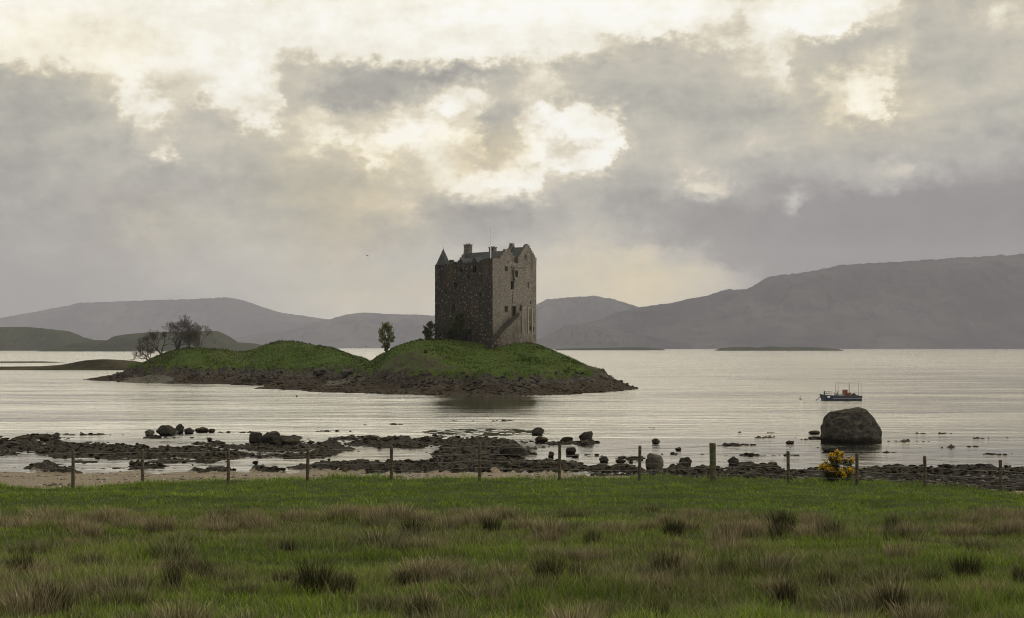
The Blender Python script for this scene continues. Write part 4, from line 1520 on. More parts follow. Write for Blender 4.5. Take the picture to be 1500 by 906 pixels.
bx, by = wall_pt(9.2, 0.9)
ux, uy = -math.sin(CA), math.cos(CA)
cl = []
for _ in range(34):
    q = rg.uniform(-2.7, 2.7)
    hmax = 5.4 * (1 - abs(q + .4) / 4.2)
    s = rg.uniform(.5, .85)
    o = rg.uniform(-.5, .4)
    cl.append((ux * q + o * math.cos(CA), uy * q + o * math.sin(CA), rg.uniform(.2, max(.5, hmax)), s, s, s))
bush('ivy_bush', bx, by, cl, 'dark evergreen growth climbing the foot of the castle wall', 22, 3600, .26, GREEN_MD, 'bush')

# ------------------------------------------------------------------ boulders
def boulder(px, py, w, h, label, seed, mat='rock', name='boulder', group='boulders along the tidal shore', squash=.8, sink=.18, z=0.0, sub=4, rough=.16):
    """px,py: where its foot meets the water or weed; w,h in photo pixels"""
    d = (H - z) * F / (py - HZ)
    mw, mh = w / F * d, h / F * d
    rg = random.Random(seed)
    bm = bmesh.new()
    bmesh.ops.create_icosphere(bm, subdivisions=sub, radius=1)
    planes = []
    for _ in range(11):
        v = Vector((rg.uniform(-1, 1), rg.uniform(-1, 1), rg.uniform(-.4, 1))).normalized()
        planes.append((v, rg.uniform(.70, .98) if w > 18 else rg.uniform(.82, 1.0)))
    co = np.array([v.co for v in bm.verts])
    for v, k in planes:
        dd = co @ np.array(v)
        over = np.maximum(0, dd - k)
        co = co - over[:, None] * np.array(v)[None] * .88
    nn = fbm(co[:, 0] * 1.7 + seed, co[:, 1] * 1.7 + co[:, 2] * 2.1, 4, seed) * rough * (1.0 if w > 18 else 1.5)
    co = co * np.array([1, 1, 1.0]) + np.array([rg.uniform(-.25, .25), 0, 0]) * np.maximum(0, co[:, 2:3])
    co = co * (1 + nn[:, None])
    co = co / np.array([np.abs(co[:, 0]).max(), np.abs(co[:, 1]).max(), 1])
    lo, hi = co[:, 2].min(), co[:, 2].max()
    zc = (co[:, 2] - lo) / (hi - lo)
    zc = -sink + zc * (1 + sink)
    co = np.stack([co[:, 0] * mw / 2, co[:, 1] * mw / 2 * squash, zc * mh], 1)
    for v, c in zip(bm.verts, co):
        v.co = c
    o = bm_obj(name, bm, M[mat], None, True)
    x = XD(px, d + mw * .3)
    o.location = (x, d + mw * .3, z)
    tag(o, label, 'rock', group)
    return o


BOULDERS = [
    (220, 638, 15, 9, 'small pale rock at the left end of the rock row offshore', 'rock_pale'),
    (245, 638, 31, 15, 'largest lumpy rock of the offshore row at left', 'rock'),
    (258, 636, 9, 7, 'tiny pale stone wedged against the largest rock of the offshore row', 'rock_pale'),
    (264, 635, 13, 14, 'upright rock sticking highest out of the offshore row', 'rock'),
    (278, 635.5, 16, 9, 'rounded rock right of the upright one in the offshore row', 'rock'),
    (297, 634, 22, 8, 'flat dark rock near the right end of the offshore row', 'rock_weed'),
    (311, 634, 12, 6, 'last small rock at the right end of the offshore row', 'rock_weed'),
    (308, 646, 8, 5, 'lone small stone in the shallows right of the offshore row', 'rock_weed'),
    (375, 650, 20, 17, 'smaller of the twin rocks on the weed reef', 'rock'),
    (397, 652, 34, 20, 'larger of the twin rocks on the weed reef', 'rock'),
    (426, 656, 32, 12, 'low weed covered rock right of the twin rocks', 'rock_weed'),
    (66, 647, 16, 8, 'knobbly rock on the crest of the left weed reef', 'rock_weed'),
    (32, 648, 34, 9, 'broad low rock on the left weed reef near the picture edge', 'rock_weed'),
    (199, 686, 9, 6, 'small round stone in the tide pool behind the second fence post', 'rock_weed'),
    (542, 647, 24, 9, 'low dark rock at the left end of the middle weed bed', 'rock_weed'),
    (567, 648, 24, 8, 'flat weed rock next to the left end of the middle bed', 'rock_weed'),
    (623, 648, 16, 9, 'humped rock on the middle weed bed', 'rock_weed'),
    (684, 668, 16, 9, 'small dark rock left of the big round boulder', 'rock_weed'),
    (750, 670, 42, 19, 'big round weed covered boulder in the middle weed bed', 'rock'),
    (748, 688, 24, 9, 'low weed rock below the big round boulder', 'rock_weed'),
    (776, 687, 16, 8, 'small rock at the beach side of the middle weed bed', 'rock_weed'),
    (812, 690, 30, 13, 'dark rock right behind the seventh fence post', 'rock_weed'),
    (787, 638, 20, 12, 'round dark boulder alone at the outer edge of the weed', 'rock'),
    (793, 649, 20, 10, 'dark boulder just below the outermost round one', 'rock_weed'),
    (830, 649, 20, 9, 'flattish boulder left of the tall perched one', 'rock_weed'),
    (859, 649, 23, 17, 'tall boulder perched on a weedy ledge', 'rock'),
    (836, 665, 16, 10, 'rough boulder in the shallows below the perched one', 'rock_weed'),
    (843, 670, 12, 5, 'low stone touching the rough boulder in the shallows', 'rock_weed'),
    (807, 670, 10, 9, 'small upright stone in the shallows left of the seventh post', 'rock_weed'),
    (884, 677, 15, 9, 'rounded stone left of the pair in the shallows', 'rock'),
    (909, 679, 16, 7, 'flat stone right of the pair in the shallows', 'rock_weed'),
    (924, 679, 7, 4, 'tiny stone beside the pair in the shallows', 'rock_weed'),
    (958, 688, 27, 24, 'big grey upright boulder behind the fence', 'rock_pale'),
    (1002, 686, 22, 17, 'dark round boulder right of the big grey one', 'rock'),
    (960, 650, 13, 8, 'round stone far out in the shallows', 'rock'),
    (993, 660, 10, 5, 'small dark stone in the water above the dark round boulder', 'rock_weed'),
    (1073, 680, 17, 11, 'round boulder just right of the thick post', 'rock'),
    (1092, 687, 30, 11, 'wide flat boulder right of the thick post', 'rock'),
    (1072, 691, 11, 6, 'small stone at the beach edge by the thick post', 'rock_weed'),
    (1126, 686, 26, 5, 'low weed ledge stone right of the wide flat boulder', 'rock_weed'),
    (1133, 682, 7, 5, 'tiny stone on the low weed ledge', 'rock_weed'),
    (1192, 636.5, 19, 5.5, 'dark rock awash left of the giant boulder', 'rock_weed'),
    (1197, 643.5, 19, 4, 'second dark rock awash below the first by the giant boulder', 'rock_weed'),
    (1156, 650.5, 14, 5, 'small rock awash farther left of the giant boulder', 'rock_weed'),
    (1214, 662, 26, 9, 'rounded rock in the water above the yellow bush', 'rock'),
    (1282, 692, 20, 10, 'dark rock at the water edge right of the yellow bush', 'rock_weed'),
    (1314, 685, 13, 6, 'round stone in the shallows between two posts at right', 'rock_weed'),
    (1332, 695, 12, 7, 'small stone on the dark gravel at right', 'rock_weed'),
    (1350, 689, 14, 9, 'dark stone touching the fence line at right', 'rock_weed'),
    (1386, 690, 22, 7, 'low weed rock right of the twelfth post', 'rock_weed'),
    (1413, 694, 11, 6, 'small dark stone near the last post', 'rock_weed'),
    (1495, 704, 22, 16, 'dark boulder at the right picture edge', 'rock'),
    (1032, 690, 12, 5, 'small stone left of the thick post', 'rock_weed'),
    (870, 690, 14, 5, 'flat stone on the beach edge between two posts', 'rock_weed'),
]
for i, (px, py, w, h, lab, mt) in enumerate(BOULDERS):
    boulder(px, py, w, h, lab, 100 + i * 3, mt, sub=4 if w > 12 else 3)


# the giant erratic boulder: its own outline, real depth
def giant_boulder():
    d = H * F / (650.5 - HZ)
    k = d / F
    ol = [(1204, 632), (1206, 623), (1207, 620), (1219, 612), (1241, 602), (1255, 601), (1262, 600), (1270, 599.5), (1274.5, 607), (1283, 614), (1292, 622), (1293.5, 632), (1292, 646), (1293, 656), (1240, 657), (1213, 655), (1213, 646), (1206, 638)]
    cx, cz = 1248, 630
    th = np.array([math.atan2(-(y - cz), (x - cx)) for x, y in ol])
    rr = np.array([math.hypot(x - cx, y - cz) for x, y in ol]) * k
    o = np.argsort(th)
    th, rr = th[o], rr[o]
    th = np.concatenate([th - 2 * np.pi, th, th + 2 * np.pi])
    rr = np.concatenate([rr] * 3)
    bm = bmesh.new()
    bmesh.ops.create_icosphere(bm, subdivisions=5, radius=1)
    co = np.array([v.co for v in bm.verts])
    a = np.arctan2(co[:, 2], co[:, 0])
    s = np.sqrt(np.clip(co[:, 0] ** 2 + co[:, 2] ** 2, 0, 1))
    r = np.interp(a, th, rr)
    sq = np.sign(s) * s ** .72
    P = np.stack([np.cos(a) * r * sq, co[:, 1] * 2.0, np.sin(a) * r * sq], 1)
    lo0, hi0 = P.min(0), P.max(0)
    rg = np.random.default_rng(4)
    for _ in range(17):
        v = rg.normal(size=3)
        v[1] = -abs(v[1]) - .35
        v[2] = abs(v[2]) * .8
        v /= np.linalg.norm(v)
        dd = P @ v
        kk = np.quantile(dd, rg.uniform(.78, .93))
        P -= np.maximum(0, dd - kk)[:, None] * v[None] * .9
    lo1, hi1 = P.min(0), P.max(0)
    P = lo0 + (P - lo1) * (hi0 - lo0) / (hi1 - lo1)
    n = fbm(P[:, 0] * .9 + 4, P[:, 2] * .9 + P[:, 1] * .7, 5, 5) * .19 + fbm(P[:, 0] * 3.5 + 4, P[:, 2] * 3.5 + P[:, 1] * 3, 3, 9) * .03
    nr = P / np.linalg.norm(P, axis=1)[:, None]
    P = P + nr * n[:, None]
    for v, c in zip(bm.verts, P):
        v.co = c
    ob = bm_obj('boulder', bm, M['rock_giant'], None, False)
    ob.location = (XD(cx, d + 1.6), d + 1.6, (650.5 - cz) * k)
    tag(ob, 'giant dark boulder standing alone in the shallows below the boat', 'rock')


giant_boulder()

# outcrops on the islet shore
for i, (px, py, z, w, h, lab) in enumerate([
        (512, 552, 2.0, 28, 13, 'pale grey rock outcrop at the saddle of the islet'),
        (470, 548, 2.2, 26, 10, 'grey outcrop on the seaweed left of the saddle'),
        (345, 545, 2.3, 34, 10, 'long grey rock below the left mound'),
        (300, 545, 2.3, 26, 9, 'small grey rock below the left mound'),
        (268, 546, 2.2, 24, 9, 'leftmost grey rock below the left mound'),
        (395, 545, 2.3, 28, 9, 'grey rock below the taller green mound'),
        (615, 554, 2.2, 34, 15, 'brown crag face under the left side of the knoll'),
        (590, 556, 1.9, 22, 12, 'narrow rock at the left foot of the knoll'),
        (655, 556, 1.9, 36, 12, 'dark ledge in the middle of the knoll foot'),
        (720, 557, 1.9, 30, 11, 'dark ledge under the castle stair'),
        (775, 558, 1.8, 34, 10, 'broken ledge under the right corner of the castle'),
        (850, 556, 1.9, 40, 10, 'long ledge towards the right tip of the islet'),
        (880, 556, 1.9, 24, 9, 'grey ledge at the right tip of the islet'),
        (624, 516, 7.3, 7, 4, 'tiny pale stone on the turf left of the castle')]):
    boulder(px, py, w, h, lab, 500 + i * 7, 'rock_pale' if i < 6 or i == 12 else 'rock', 'outcrop', 'rock outcrops round the islet', .7, .5, z, 4, .3)

# ------------------------------------------------------------------ the work boat and buoy
bd = H * F / (586.5 - HZ)
bk = bd / F
bx = XD(1230, bd)
boat = empty('workboat', (bx, bd, 0), 0)
tag(boat, 'small blue work boat with red engine casing moored off the shore', 'boat')


def b(px):
    return (px - 1230) * bk


def bz(py):
    return (586.5 - py) * bk


L0, L1 = b(1200.2), b(1260)
secs = []
nS = 14
for i in range(nS + 1):
    f = i / nS
    x = L0 + (L1 - L0) * f
    hw = 1.15 * min(1.0, (f / .28) ** .6 if f > 0 else 0.0) * (1 - .10 * max(0, f - .7) / .3) + .04
    sh = bz(580.3) + .22 * max(0, 1 - f / .3) ** 1.3
    stem = .35 * max(0, 1 - f / .12)
    secs.append([(x, -hw, sh), (x + stem * .3, -hw * .93, sh * .5), (x + stem, -hw * .75, -.05), (x + stem, 0, -.3), (x + stem, hw * .75, -.05), (x + stem * .3, hw * .93, sh * .5), (x, hw, sh)])


def loft(bm, secs, i0, i1):
    vs = [[bm.verts.new(p) for p in s[i0:i1]] for s in secs]
    for a, c in zip(vs, vs[1:]):
        for j in range(len(a) - 1):
            bm.faces.new((a[j], c[j], c[j + 1], a[j + 1]))
    return vs


bm = bmesh.new()
vs = loft(bm, secs, 0, 7)
bm.faces.new(vs[-1])
bm.faces.new(vs[0][::-1])
bm_obj('hull', bm, M['hull_blue'], boat)
bm = bmesh.new()
for s in (0, 6):
    add_tube(bm, [Vector(q[s]) + Vector((0, 0, .03)) for q in secs], .055, 6)
bm_obj('gunwale', bm, M['hull_dark'], boat)
bm = bmesh.new()
for s, o in ((1, -.02), (5, .02)):
    add_tube(bm, [Vector(q[s]) + Vector((0, o, 0)) for q in secs[4:]], .03, 5)
bm_obj('rubbing_strake', bm, M['boat_grey'], boat)
bm = bmesh.new()
top = [[bm.verts.new((q[0][0], q[0][1] * .96, q[0][2] - .10)), bm.verts.new((q[6][0], q[6][1] * .96, q[6][2] - .10))] for q in secs]
for a, c in zip(top, top[1:]):
    bm.faces.new((a[0], c[0], c[1], a[1]))
bm_obj('deck', bm, M['boat_grey'], boat)
bm = bmesh.new()
hb = bz(580)
add_box(bm, b(1234.3), b(1239.8), -.5, .45, hb - .1, bz(572.6))
add_prism(bm, [(b(1233.8), bz(572.5)), (b(1240.2), bz(572.5)), (b(1239.6), bz(571)), (b(1235), bz(571))], 'y', -.58, .52)
bm_obj('wheelhouse', bm, M['rust_red'], boat)
bm = bmesh.new()
add_box(bm, b(1239.9), b(1244.6), -.55, .5, hb - .1, bz(575.4))
bm_obj('engine_casing', bm, M['rust_red'], boat)
bm = bmesh.new()
add_box(bm, b(1226), b(1234), -.5, .5, hb - .1, bz(577.8))
add_box(bm, b(1220.5), b(1225.7), -.45, .5, hb - .1, bz(578.8))
bm_obj('hatch', bm, M['boat_grey'], boat)
bm = bmesh.new()
bmesh.ops.create_icosphere(bm, subdivisions=3, radius=1)
for v in bm.verts:
    v.co = Vector((v.co.x * .36, v.co.y * .6, max(-.2, v.co.z) * .42)) * (1 + .12 * math.sin(v.co.x * 9 + v.co.y * 7)) + Vector((b(1250), 0, hb - .05))
bm_obj('net_heap', bm, M['tarp'], boat, True)
bm = bmesh.new()
add_tube(bm, [(b(1243.6), .1, hb - .1), (b(1243.6), .1, bz(561.4))], [.07, .045], 8)
bm_obj('mast', bm, M['steel'], boat)
bm = bmesh.new()
zt = bz(561.3)
for x in (1225.4, 1258.8):
    for y in (-.85, .85):
        add_tube(bm, [(b(x), y, hb - .1), (b(x), y, zt)], .026, 6)
for y in (-.85, .85):
    add_tube(bm, [(b(1225.4), y, zt), (b(1258.8), y, zt)], .026, 6)
for x in (1225.4, 1243.6, 1258.8):
    add_tube(bm, [(b(x), -.85, zt), (b(x), .85, zt)], .026, 6)
bm_obj('gantry', bm, M['steel'], boat)
for y in (-.8, .8):
    bm = bmesh.new()
    for x in (1208.6, 1212, 1216.2):
        add_tube(bm, [(b(x), y, hb - .05), (b(x), y, bz(573.4))], .02, 5)
    for zz in (573.4, 577):
        add_tube(bm, [(b(1206.8), y, bz(zz)), (b(1216.2), y, bz(zz))], .02, 5)
    bm_obj('railing', bm, M['steel'], boat)
bm = bmesh.new()
add_tube(bm, [(b(1207), 0, hb - .05), (b(1207), 0, bz(573.3))], [.10, .07], 8)
add_tube(bm, [(b(1206.2), 0, bz(574.4)), (b(1207.9), 0, bz(574.4))], .07, 6)
bm_obj('bow_post', bm, M['tarp'], boat)
bm = bmesh.new()
for x, h in ((1221, 575), (1225.2, 573.2), (1223, 576)):
    add_tube(bm, [(b(x), -.6, hb - .05), (b(x), -.6, bz(h))], [.07, .05], 6)
bm_obj('bollard', bm, M['hull_dark'], boat)
bm = bmesh.new()
s0 = Vector(secs[3][0]); s1 = Vector(secs[5][0])
add_prism(bm, [(b(1208.5), bz(580.4)), (b(1213), bz(580.4)), (b(1212), bz(582.6)), (b(1209.6), bz(582.2))], 'y', -1.17, -1.0)
bm_obj('bow_fender', bm, M['white_paint'], boat)
bm = bmesh.new()
add_tube(bm, [(L0 + .05, 0, bz(581)), (b(1197), -.2, bz(584.6)), (b(1193.4), -.4, -.02)], .045, 6)
bm_obj('mooring_rope', bm, M['tarp'], boat)

bd2 = H * F / (585.3 - HZ)
by_ = empty('mooring_buoy', (XD(1172.3, bd2), bd2, 0))
tag(by_, 'pale round mooring buoy afloat left of the work boat', 'buoy')
bm = bmesh.new()
bmesh.ops.create_uvsphere(bm, u_segments=16, v_segments=10, radius=.27)
bm_obj('float', bm, M['buoy'], by_, True).location = (0, 0, .14)
bm = bmesh.new()
add_tube(bm, [(0, 0, .38), (0, 0, .5)], .05, 8)
bm_obj('lifting_eye', bm, M['steel'], by_)

# small dark float on the left water
fd = H * F / (581.5 - HZ)
bm = bmesh.new()
bmesh.ops.create_uvsphere(bm, u_segments=12, v_segments=8, radius=.16)
o = bm_obj('float', bm, M['tarp'], None, True)
o.location = (XD(435, fd), fd, .06)
tag(o, 'tiny dark float alone on the water left of the islet beach', 'float')


# gull over the water left of the knoll
def gull(px, py, d, span, label, rz):
    bm = bmesh.new()
    add_tube(bm, [(0, -.34, 0), (0, -.2, .02), (0, 0, .03), (0, .16, .03), (0, .26, .05), (0, .33, .04)], [.012, .06, .085, .06, .045, .008], 8)
    for s in (-1, 1):
        w = [(0, 0.1, .05), (s * span * .22, .12, .05 + span * .10), (s * span * .5, -.02, .05 + span * .04)]
        c = [.20, .17, .04]
        rows = []
        for (p, cc) in zip(w, c):
            rows.append([bm.verts.new((p[0], p[1] - cc, p[2])), bm.verts.new((p[0], p[1], p[2] + .012)), bm.verts.new((p[0], p[1] - cc * .5, p[2] + .022)), bm.verts.new((p[0], p[1] - cc * .5, p[2] - .008))])
        for a, cc in zip(rows, rows[1:]):
            for i, j in ((0, 2), (2, 1), (1, 3), (3, 0)):
                bm.faces.new((a[i], a[j], cc[j], cc[i]))
    o = bm_obj('gull', bm, M['gull'], None, True)
    o.location = (XD(px, d), d, ZD(py, d))
    o.rotation_euler = (R(6), R(18), R(rz))
    tag(o, label, 'bird')


gull(536.5, 508.3, 262, 1.35, 'gull gliding low over the water left of the knoll', 40)
gull(538, 375, 330, 0.95, 'tiny distant bird in the sky left of the castle', 75)

# ------------------------------------------------------------------ fence
POSTS = [(-6, 663, 713), (109, 660, 712), (211, 659, 706), (336, 658, 705), (451, 654, 703), (574, 654, 701), (703, 650, 699.5), (819, 652, 704.5), (936, 654, 706), (1044, 650, 709), (1154, 662, 709), (1254, 665, 713), (1354, 669, 715), (1464, 675, 725), (1580, 680, 732)]
fd = 45.0
fence = empty('fence', (0, fd, 3.7))
tag(fence, 'post and wire stock fence running along the shore edge of the pasture', 'fence')
tops = []
for i, (px, ya, yb) in enumerate(POSTS):
    d = fd - (0.9 if i < 2 else 0) + (0.0 if i < 10 else -.35 * (i - 9))
    x = XD(px, d)
    g = float(field_z(np.array([x]), np.array([d]))[0])
    h = (yb - ya) / F * d
    thick = i == 9
    rad = .105 if thick else .052
    zt = max(ZD(ya, d), g + .9)
    bm = bmesh.new()
    rg = random.Random(70 + i)
    lx, ly = rg.uniform(-.03, .03), rg.uniform(-.03, .03)
    nseg = 7
    pts = []
    rr = []
    for k in range(nseg):
        f = k / (nseg - 1)
        pts.append((x + lx * f, d + ly * f - fd, g - .35 + (zt - g + .35) * f - 3.7))
        rr.append(rad * (1.06 - .1 * f) * rg.uniform(.95, 1.05))
    pts.append((x + lx, d + ly - fd, zt - 3.7 + .03))
    rr.append(rad * .7)
    add_tube(bm, pts, rr, 10)
    o = bm_obj('post', bm, M['post_green'] if thick else M['post'], fence)
    if thick:
        o['label'] = 'thick greenish straining post'
    tops.append(Vector((x + lx, d - fd, zt - 3.7)))
    tops[-1].y -= rad
for drop in (.06, .30, .52, .74):
    bm = bmesh.new()
    for a, c in zip(tops, tops[1:]):
        n = 8
        pts = []
        for k in range(n + 1):
            f = k / n
            p = a.lerp(c, f)
            p.z -= drop + .035 * math.sin(math.pi * f)
            pts.append(p)
        add_tube(bm, pts, .0045, 4, cap=False)
    bm_obj('wire', bm, M['wire'], fence)

# ------------------------------------------------------------------ gorse
gd = 45.6
gx = XD(1224, gd)
gz = float(field_z(np.array([gx]), np.array([gd]))[0])
gorse = empty('gorse_bush', (gx, gd, gz - .22))
tag(gorse, 'gorse bush covered in yellow flowers against the fence', 'bush')
rg = random.Random(15)
bm = bmesh.new()
cl = []
for k in range(64):
    a = rg.uniform(0, 6.28)
    f = rg.uniform(.2, 1)
    r = .50 * math.sin(math.pi * (0.18 + .72 * f)) ** .8 * rg.uniform(.05, 1)
    p = Vector((r * math.cos(a), r * math.sin(a) * .8, 1.12 * f))
    if p.z > .85 and p.x < -.2:
        p.x *= .6
    add_tube(bm, [(0, 0, -.1), (p.x * .35, p.y * .35, p.z * .45), p], [.018, .012, .006], 5)
    cl.append((p.x, p.y, p.z, .09, .09, .12))
cl.append((.46, 0, .86, .13, .12, .1))
cl.append((.38, 0, .78, .13, .12, .1))
bm_obj('stem', bm, M['bark'], gorse)
pts = clump_points(cl, 5200, 3)
mesh_obj('foliage', leaf_mesh('foliage', pts, .035, [(0.030, 0.042, 0.014), (0.045, 0.055, 0.018), (0.028, 0.030, 0.013)], 4), M['leaf'], gorse)
cl2 = [(c[0] * 1.08, c[1] * 1.08, c[2] + .03, .085, .085, .12) for c in cl if rg.random() < .12 + .62 * (c[2] > .45)]
pts = clump_points(cl2, 3000, 9)
mesh_obj('blossom', leaf_mesh('blossom', pts, .036, [(0.58, 0.38, 0.02), (0.68, 0.47, 0.035), (0.46, 0.26, 0.012)], 5), M['leaf'], gorse)


# ------------------------------------------------------------------ grass and rushes
def blades(xy, hgt, wid, lean, col_lo, col_hi, seed, zfun):
    rg = np.random.default_rng(seed)
    n = len(xy)
    z = zfun(xy[:, 0], xy[:, 1]) - .012
    a = rg.uniform(0, 2 * np.pi, n)
    side = np.stack([np.cos(a), np.sin(a), np.zeros(n)], 1)
    b2 = rg.uniform(0, 2 * np.pi, n)
    ln = (lean * rg.uniform(.2, 1.2, n) * hgt)[:, None] * np.stack([np.cos(b2), np.sin(b2), np.zeros(n)], 1)
    base = np.stack([xy[:, 0], xy[:, 1], z], 1)
    up = np.zeros((n, 3))
    up[:, 2] = hgt
    w = wid[:, None]
    mid = base + up * .55 + ln * .35
    tip = base + up + ln
    v = np.stack([base - side * w, base + side * w, mid - side * w * .75, mid + side * w * .75, tip], 1).reshape(-1, 3)
    k = np.arange(n)[:, None] * 5
    f3 = np.concatenate([k + np.array([[0, 1, 3]]), k + np.array([[0, 3, 2]]), k + np.array([[2, 3, 4]])], 0)
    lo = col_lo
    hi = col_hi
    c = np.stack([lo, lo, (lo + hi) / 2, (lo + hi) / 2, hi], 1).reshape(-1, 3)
    return v, f3, c


def wedge(n, d0, d1, seed, power=1.0, half=.47):
    rg = np.random.default_rng(seed)
    u = rg.uniform(0, 1, n)
    if power == 1:
        d = np.sqrt(d0 * d0 + u * (d1 * d1 - d0 * d0))
    else:
        d = d0 * (d1 / d0) ** u
    x = rg.uniform(-1, 1, n) * (half * d + 1.2)
    return np.stack([x, d], 1)


def pick(cols, n, rg, jit=.25):
    cols = np.asarray(cols)
    return cols[rg.integers(0, len(cols), n)] * rg.uniform(1 - jit, 1 + jit, (n, 1))


# turf
xy = wedge(470000, 8.5, 47.5, 5, power=0)
xy = xy[xy[:, 1] < field_edge(xy[:, 0]) + .3]
rg = np.random.default_rng(3)
n = len(xy)
dd = xy[:, 1]
lush = fbm(xy[:, 0] * .35, xy[:, 1] * .35, 4, 91)
tuss = fbm(xy[:, 0] * 1.3, xy[:, 1] * 1.3, 3, 93)
hgt = rg.uniform(.03, .075, n) * (1 + 1.1 * np.clip(tuss, 0, 1)) * (1 + .35 * sstep(30, 14, dd)) * (1 + .9 * sstep(.0, .55, fbm(xy[:, 0] * .5 + 7, xy[:, 1] * .6, 3, 96)) * sstep(30, 26, dd))
edge = np.exp(-((field_edge(xy[:, 0]) - dd - .8) / 1.1) ** 2)
hgt = hgt * (1 + .9 * edge) * (1 + 1.3 * sstep(.15, .7, fbm(xy[:, 0] * .5, xy[:, 1] * .8, 3, 99)) * sstep(28, 31, dd))
wid = (.0022 + .00013 * dd) * rg.uniform(.7, 1.3, n)
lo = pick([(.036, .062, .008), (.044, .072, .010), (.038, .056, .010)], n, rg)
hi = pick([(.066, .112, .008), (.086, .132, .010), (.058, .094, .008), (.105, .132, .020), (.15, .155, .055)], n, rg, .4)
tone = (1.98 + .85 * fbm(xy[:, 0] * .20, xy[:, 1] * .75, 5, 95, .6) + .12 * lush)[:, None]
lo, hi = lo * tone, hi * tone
dry = (rg.uniform(0, 1, n) < .10 + .08 * sstep(30, 27, dd) + .6 * sstep(-.05, .5, fbm(xy[:, 0] * .22, xy[:, 1] * .3, 4, 97)) * sstep(31, 26, dd))
hi[dry] = pick([(.20, .17, .095), (.15, .13, .07), (.27, .235, .145)], int(dry.sum()), rg)
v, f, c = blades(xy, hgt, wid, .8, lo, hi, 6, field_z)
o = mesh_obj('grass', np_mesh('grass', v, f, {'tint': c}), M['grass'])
tag(o, 'short green turf covering the pasture', 'grass', kind='stuff')

# rush clumps
def rush_mesh(name, seed, n, h, rad, splay, lo_c, hi_c, w):
    rg = np.random.default_rng(seed)
    a = rg.uniform(0, 2 * np.pi, n)
    r = rad * np.sqrt(rg.uniform(0, 1, n))
    base = np.stack([r * np.cos(a), r * np.sin(a), np.full(n, -.04)], 1)
    out = np.stack([np.cos(a), np.sin(a), np.zeros(n)], 1) * (r / rad)[:, None] + rg.normal(size=(n, 3)) * .35
    out[:, 2] = 0
    hh = h * rg.uniform(.45, 1.12, n) * (1 - .25 * (r / rad))
    s = splay * rg.uniform(.4, 1.3, n)
    b = rg.uniform(0, 2 * np.pi, n)
    side = np.stack([np.cos(b), np.sin(b), np.zeros(n)], 1)
    ws = (w * rg.uniform(.7, 1.3, n))[:, None]
    rows = []
    for f, g in ((0, 1.0), (.4, .95), (.75, .7)):
        p = base + out * (s * hh * f ** 1.6)[:, None]
        p[:, 2] += hh * f * (1 - .12 * s * f)
        rows += [p - side * ws * g, p + side * ws * g]
    p = base + out * (s * hh * 1.1)[:, None]
    p[:, 2] += hh * (1 - .16 * s)
    rows.append(p)
    v = np.stack(rows, 1).reshape(-1, 3)
    k = np.arange(n)[:, None] * 7
    f3 = np.concatenate([k + np.array([[x]]) for x in ((0, 1, 3), (0, 3, 2), (2, 3, 5), (2, 5, 4), (4, 5, 6))], 0).reshape(-1, 3)
    lo = pick(lo_c, n, rg)
    hi = pick(hi_c, n, rg)
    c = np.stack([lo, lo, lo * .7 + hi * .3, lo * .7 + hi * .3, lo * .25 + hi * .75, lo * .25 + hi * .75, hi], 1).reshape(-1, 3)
    return np_mesh(name, v, f3, {'tint': c})


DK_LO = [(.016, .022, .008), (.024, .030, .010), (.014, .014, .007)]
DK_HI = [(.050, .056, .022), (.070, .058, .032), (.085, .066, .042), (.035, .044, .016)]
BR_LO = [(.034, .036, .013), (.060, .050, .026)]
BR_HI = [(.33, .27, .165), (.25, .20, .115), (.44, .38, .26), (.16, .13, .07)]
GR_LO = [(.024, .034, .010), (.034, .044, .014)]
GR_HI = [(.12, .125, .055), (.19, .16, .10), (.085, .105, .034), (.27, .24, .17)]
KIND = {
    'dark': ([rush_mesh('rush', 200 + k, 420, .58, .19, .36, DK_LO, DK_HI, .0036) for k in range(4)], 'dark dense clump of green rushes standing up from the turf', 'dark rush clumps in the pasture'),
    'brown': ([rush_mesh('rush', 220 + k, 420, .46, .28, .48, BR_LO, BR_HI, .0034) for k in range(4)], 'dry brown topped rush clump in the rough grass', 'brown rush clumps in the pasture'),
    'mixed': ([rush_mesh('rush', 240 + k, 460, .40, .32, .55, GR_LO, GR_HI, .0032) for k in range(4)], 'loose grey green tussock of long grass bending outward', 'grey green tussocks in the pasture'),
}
PROTO = {}
CNT = [0]
CLUMPS = []


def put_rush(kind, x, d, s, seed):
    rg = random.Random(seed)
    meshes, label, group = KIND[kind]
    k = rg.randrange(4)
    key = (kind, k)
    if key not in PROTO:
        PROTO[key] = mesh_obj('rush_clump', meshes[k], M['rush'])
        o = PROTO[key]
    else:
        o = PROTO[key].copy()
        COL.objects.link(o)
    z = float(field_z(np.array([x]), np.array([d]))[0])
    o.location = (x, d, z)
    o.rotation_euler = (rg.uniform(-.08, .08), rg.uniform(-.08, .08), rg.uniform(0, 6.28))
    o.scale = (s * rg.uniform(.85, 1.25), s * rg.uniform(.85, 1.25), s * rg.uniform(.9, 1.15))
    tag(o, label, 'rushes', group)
    CNT[0] += 1
    CLUMPS.append((x, d, s))
    return o


def field_d(py):
    k = (py - HZ) / F
    return 1.7 / (k - .0569)


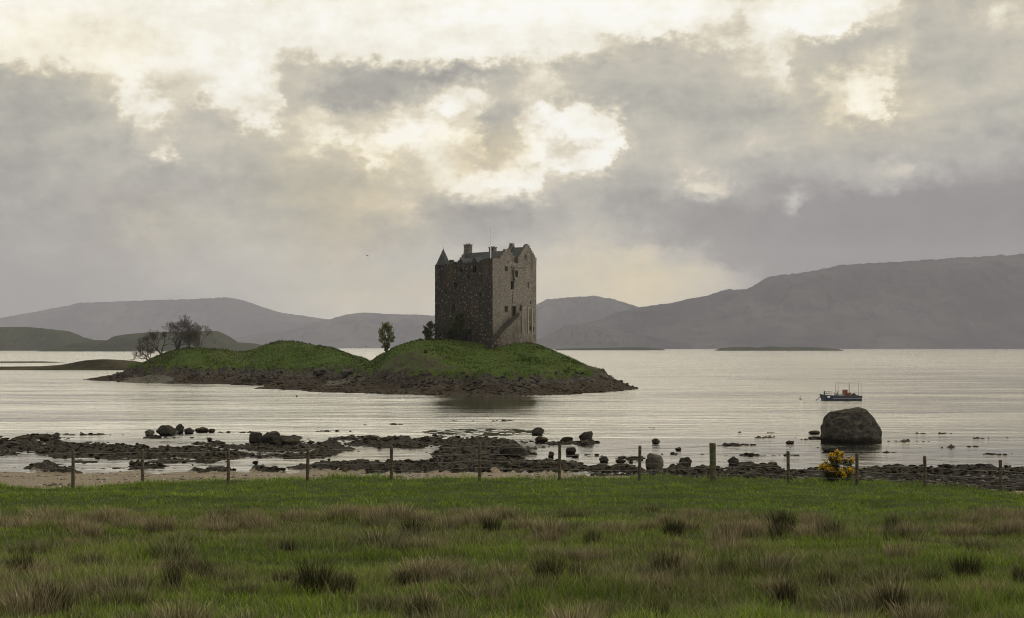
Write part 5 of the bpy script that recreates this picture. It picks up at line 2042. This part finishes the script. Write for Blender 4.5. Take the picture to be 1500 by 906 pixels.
# clumps one can point at: (pixel of the foot, size px tall, kind)
SPOTS = [(35, 852, 56, 'dark'), (40, 905, 50, 'brown'), (80, 905, 58, 'dark'), (262, 848, 44, 'dark'), (300, 850, 48, 'dark'), (255, 870, 40, 'dark'), (140, 880, 40, 'brown'), (418, 852, 36, 'dark'), (463, 868, 58, 'dark'), (500, 860, 40, 'mixed'),
         (423, 806, 28, 'dark'), (240, 846, 34, 'brown'), (548, 770, 36, 'brown'), (585, 768, 36, 'brown'), (610, 764, 32, 'brown'), (520, 766, 30, 'brown'), (660, 776, 32, 'brown'), (720, 780, 32, 'dark'), (768, 776, 38, 'brown'), (800, 788, 30, 'brown'),
         (868, 798, 30, 'dark'), (880, 782, 34, 'brown'), (905, 784, 34, 'brown'), (985, 786, 34, 'dark'), (615, 906, 54, 'dark'), (650, 850, 46, 'brown'), (690, 862, 46, 'mixed'), (770, 872, 52, 'mixed'), (805, 862, 52, 'dark'), (740, 850, 40, 'brown'),
         (845, 858, 36, 'dark'), (600, 856, 36, 'dark'), (505, 872, 44, 'dark'), (960, 908, 50, 'dark'), (975, 845, 52, 'dark'), (1000, 842, 50, 'brown'), (905, 850, 46, 'mixed'), (955, 868, 44, 'brown'), (1088, 784, 36, 'brown'), (1100, 782, 34, 'brown'),
         (1140, 790, 34, 'dark'), (1180, 784, 30, 'brown'), (1215, 788, 40, 'dark'), (1200, 780, 34, 'brown'), (1095, 818, 28, 'dark'), (1065, 845, 36, 'dark'), (1315, 826, 40, 'brown'), (1308, 784, 36, 'dark'), (1330, 788, 34, 'brown'), (1400, 790, 36, 'brown'),
         (1412, 846, 46, 'dark'), (1362, 856, 40, 'dark'), (1495, 856, 44, 'dark'), (1490, 782, 34, 'brown'), (1475, 786, 32, 'brown'), (1240, 882, 52, 'mixed'), (1270, 880, 50, 'mixed'), (1300, 884, 56, 'brown'), (1135, 868, 46, 'brown'), (1150, 876, 42, 'dark'),
         (1210, 850, 32, 'dark'), (1440, 880, 50, 'brown'), (1465, 884, 46, 'mixed'), (1005, 780, 30, 'brown'), (950, 776, 26, 'brown'), (15, 850, 30, 'brown'), (60, 780, 32, 'brown'), (110, 782, 36, 'brown'), (130, 790, 34, 'brown'), (205, 772, 28, 'brown'),
         (330, 776, 30, 'brown'), (370, 772, 36, 'brown'), (385, 774, 34, 'brown'), (420, 764, 18, 'dark'), (350, 880, 36, 'mixed'), (190, 895, 44, 'mixed'), (560, 890, 44, 'mixed'), (880, 895, 44, 'mixed'), (1080, 900, 44, 'mixed'), (1380, 900, 46, 'mixed')]
for i, (px, py, hp, kd) in enumerate(SPOTS):
    d = field_d(min(py, 904))
    base = {'dark': .62, 'brown': .54, 'mixed': .52}[kd]
    put_rush(kd, XD(px, d), d, hp / F * d / base * 1.05, 900 + i)
# the rest of the clumps
rr = random.Random(77)
tries = 0
while CNT[0] < 265 and tries < 8000:
    tries += 1
    d = 10.5 * (29.0 / 10.5) ** rr.random()
    x = rr.uniform(-1, 1) * (.40 * d + .6)
    m = float(fbm(np.array([x * .3]), np.array([d * .42]), 4, 101)[0])
    bnd = math.exp(-((d - 25.3) / 2.6) ** 2)
    if rr.random() > max(.12, .5 * m + .75 * bnd):
        continue
    kd = rr.choices(['brown', 'mixed', 'dark'], [.5 + bnd, .8, .08])[0]
    put_rush(kd, x, d, rr.uniform(.4, .9), 3000 + tries)

# dead seed stalks drifting through the rough part of the pasture
xy = wedge(120000, 9.0, 30.5, 15, power=0)
m = fbm(xy[:, 0] * .30, xy[:, 1] * .42, 4, 101)
band = np.exp(-((xy[:, 1] - 25.3 - .8 * fbm(xy[:, 0] * .25, xy[:, 0] * 0, 2, 103)) / 2.6) ** 2)
rg = np.random.default_rng(33)
keep = rg.uniform(0, 1, len(xy)) < np.clip(.10 + .65 * sstep(-.05, .5, m) + .8 * band * sstep(-.45, .2, m), 0, 1) * sstep(30, 28, xy[:, 1] + .5 * m)
xy = xy[keep]
loc = np.array(CLUMPS)
pick_i = rg.integers(0, len(loc), 26000)
near = loc[pick_i, :2] + rg.normal(size=(26000, 2)) * (.32 * loc[pick_i, 2:3] + .12)
xy = np.concatenate([xy, near[near[:, 1] > 8.5]])
n = len(xy)
hgt = rg.uniform(.08, .30, n)
wid = (.0009 + .00006 * xy[:, 1]) * rg.uniform(.7, 1.3, n)
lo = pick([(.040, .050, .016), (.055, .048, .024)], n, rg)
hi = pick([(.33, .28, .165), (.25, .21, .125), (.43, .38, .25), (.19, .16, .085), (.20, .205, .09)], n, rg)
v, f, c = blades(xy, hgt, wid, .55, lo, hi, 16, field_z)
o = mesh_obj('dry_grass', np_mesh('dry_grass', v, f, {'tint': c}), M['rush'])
tag(o, 'thin brown dead grass stalks among the green turf', 'grass', kind='stuff')
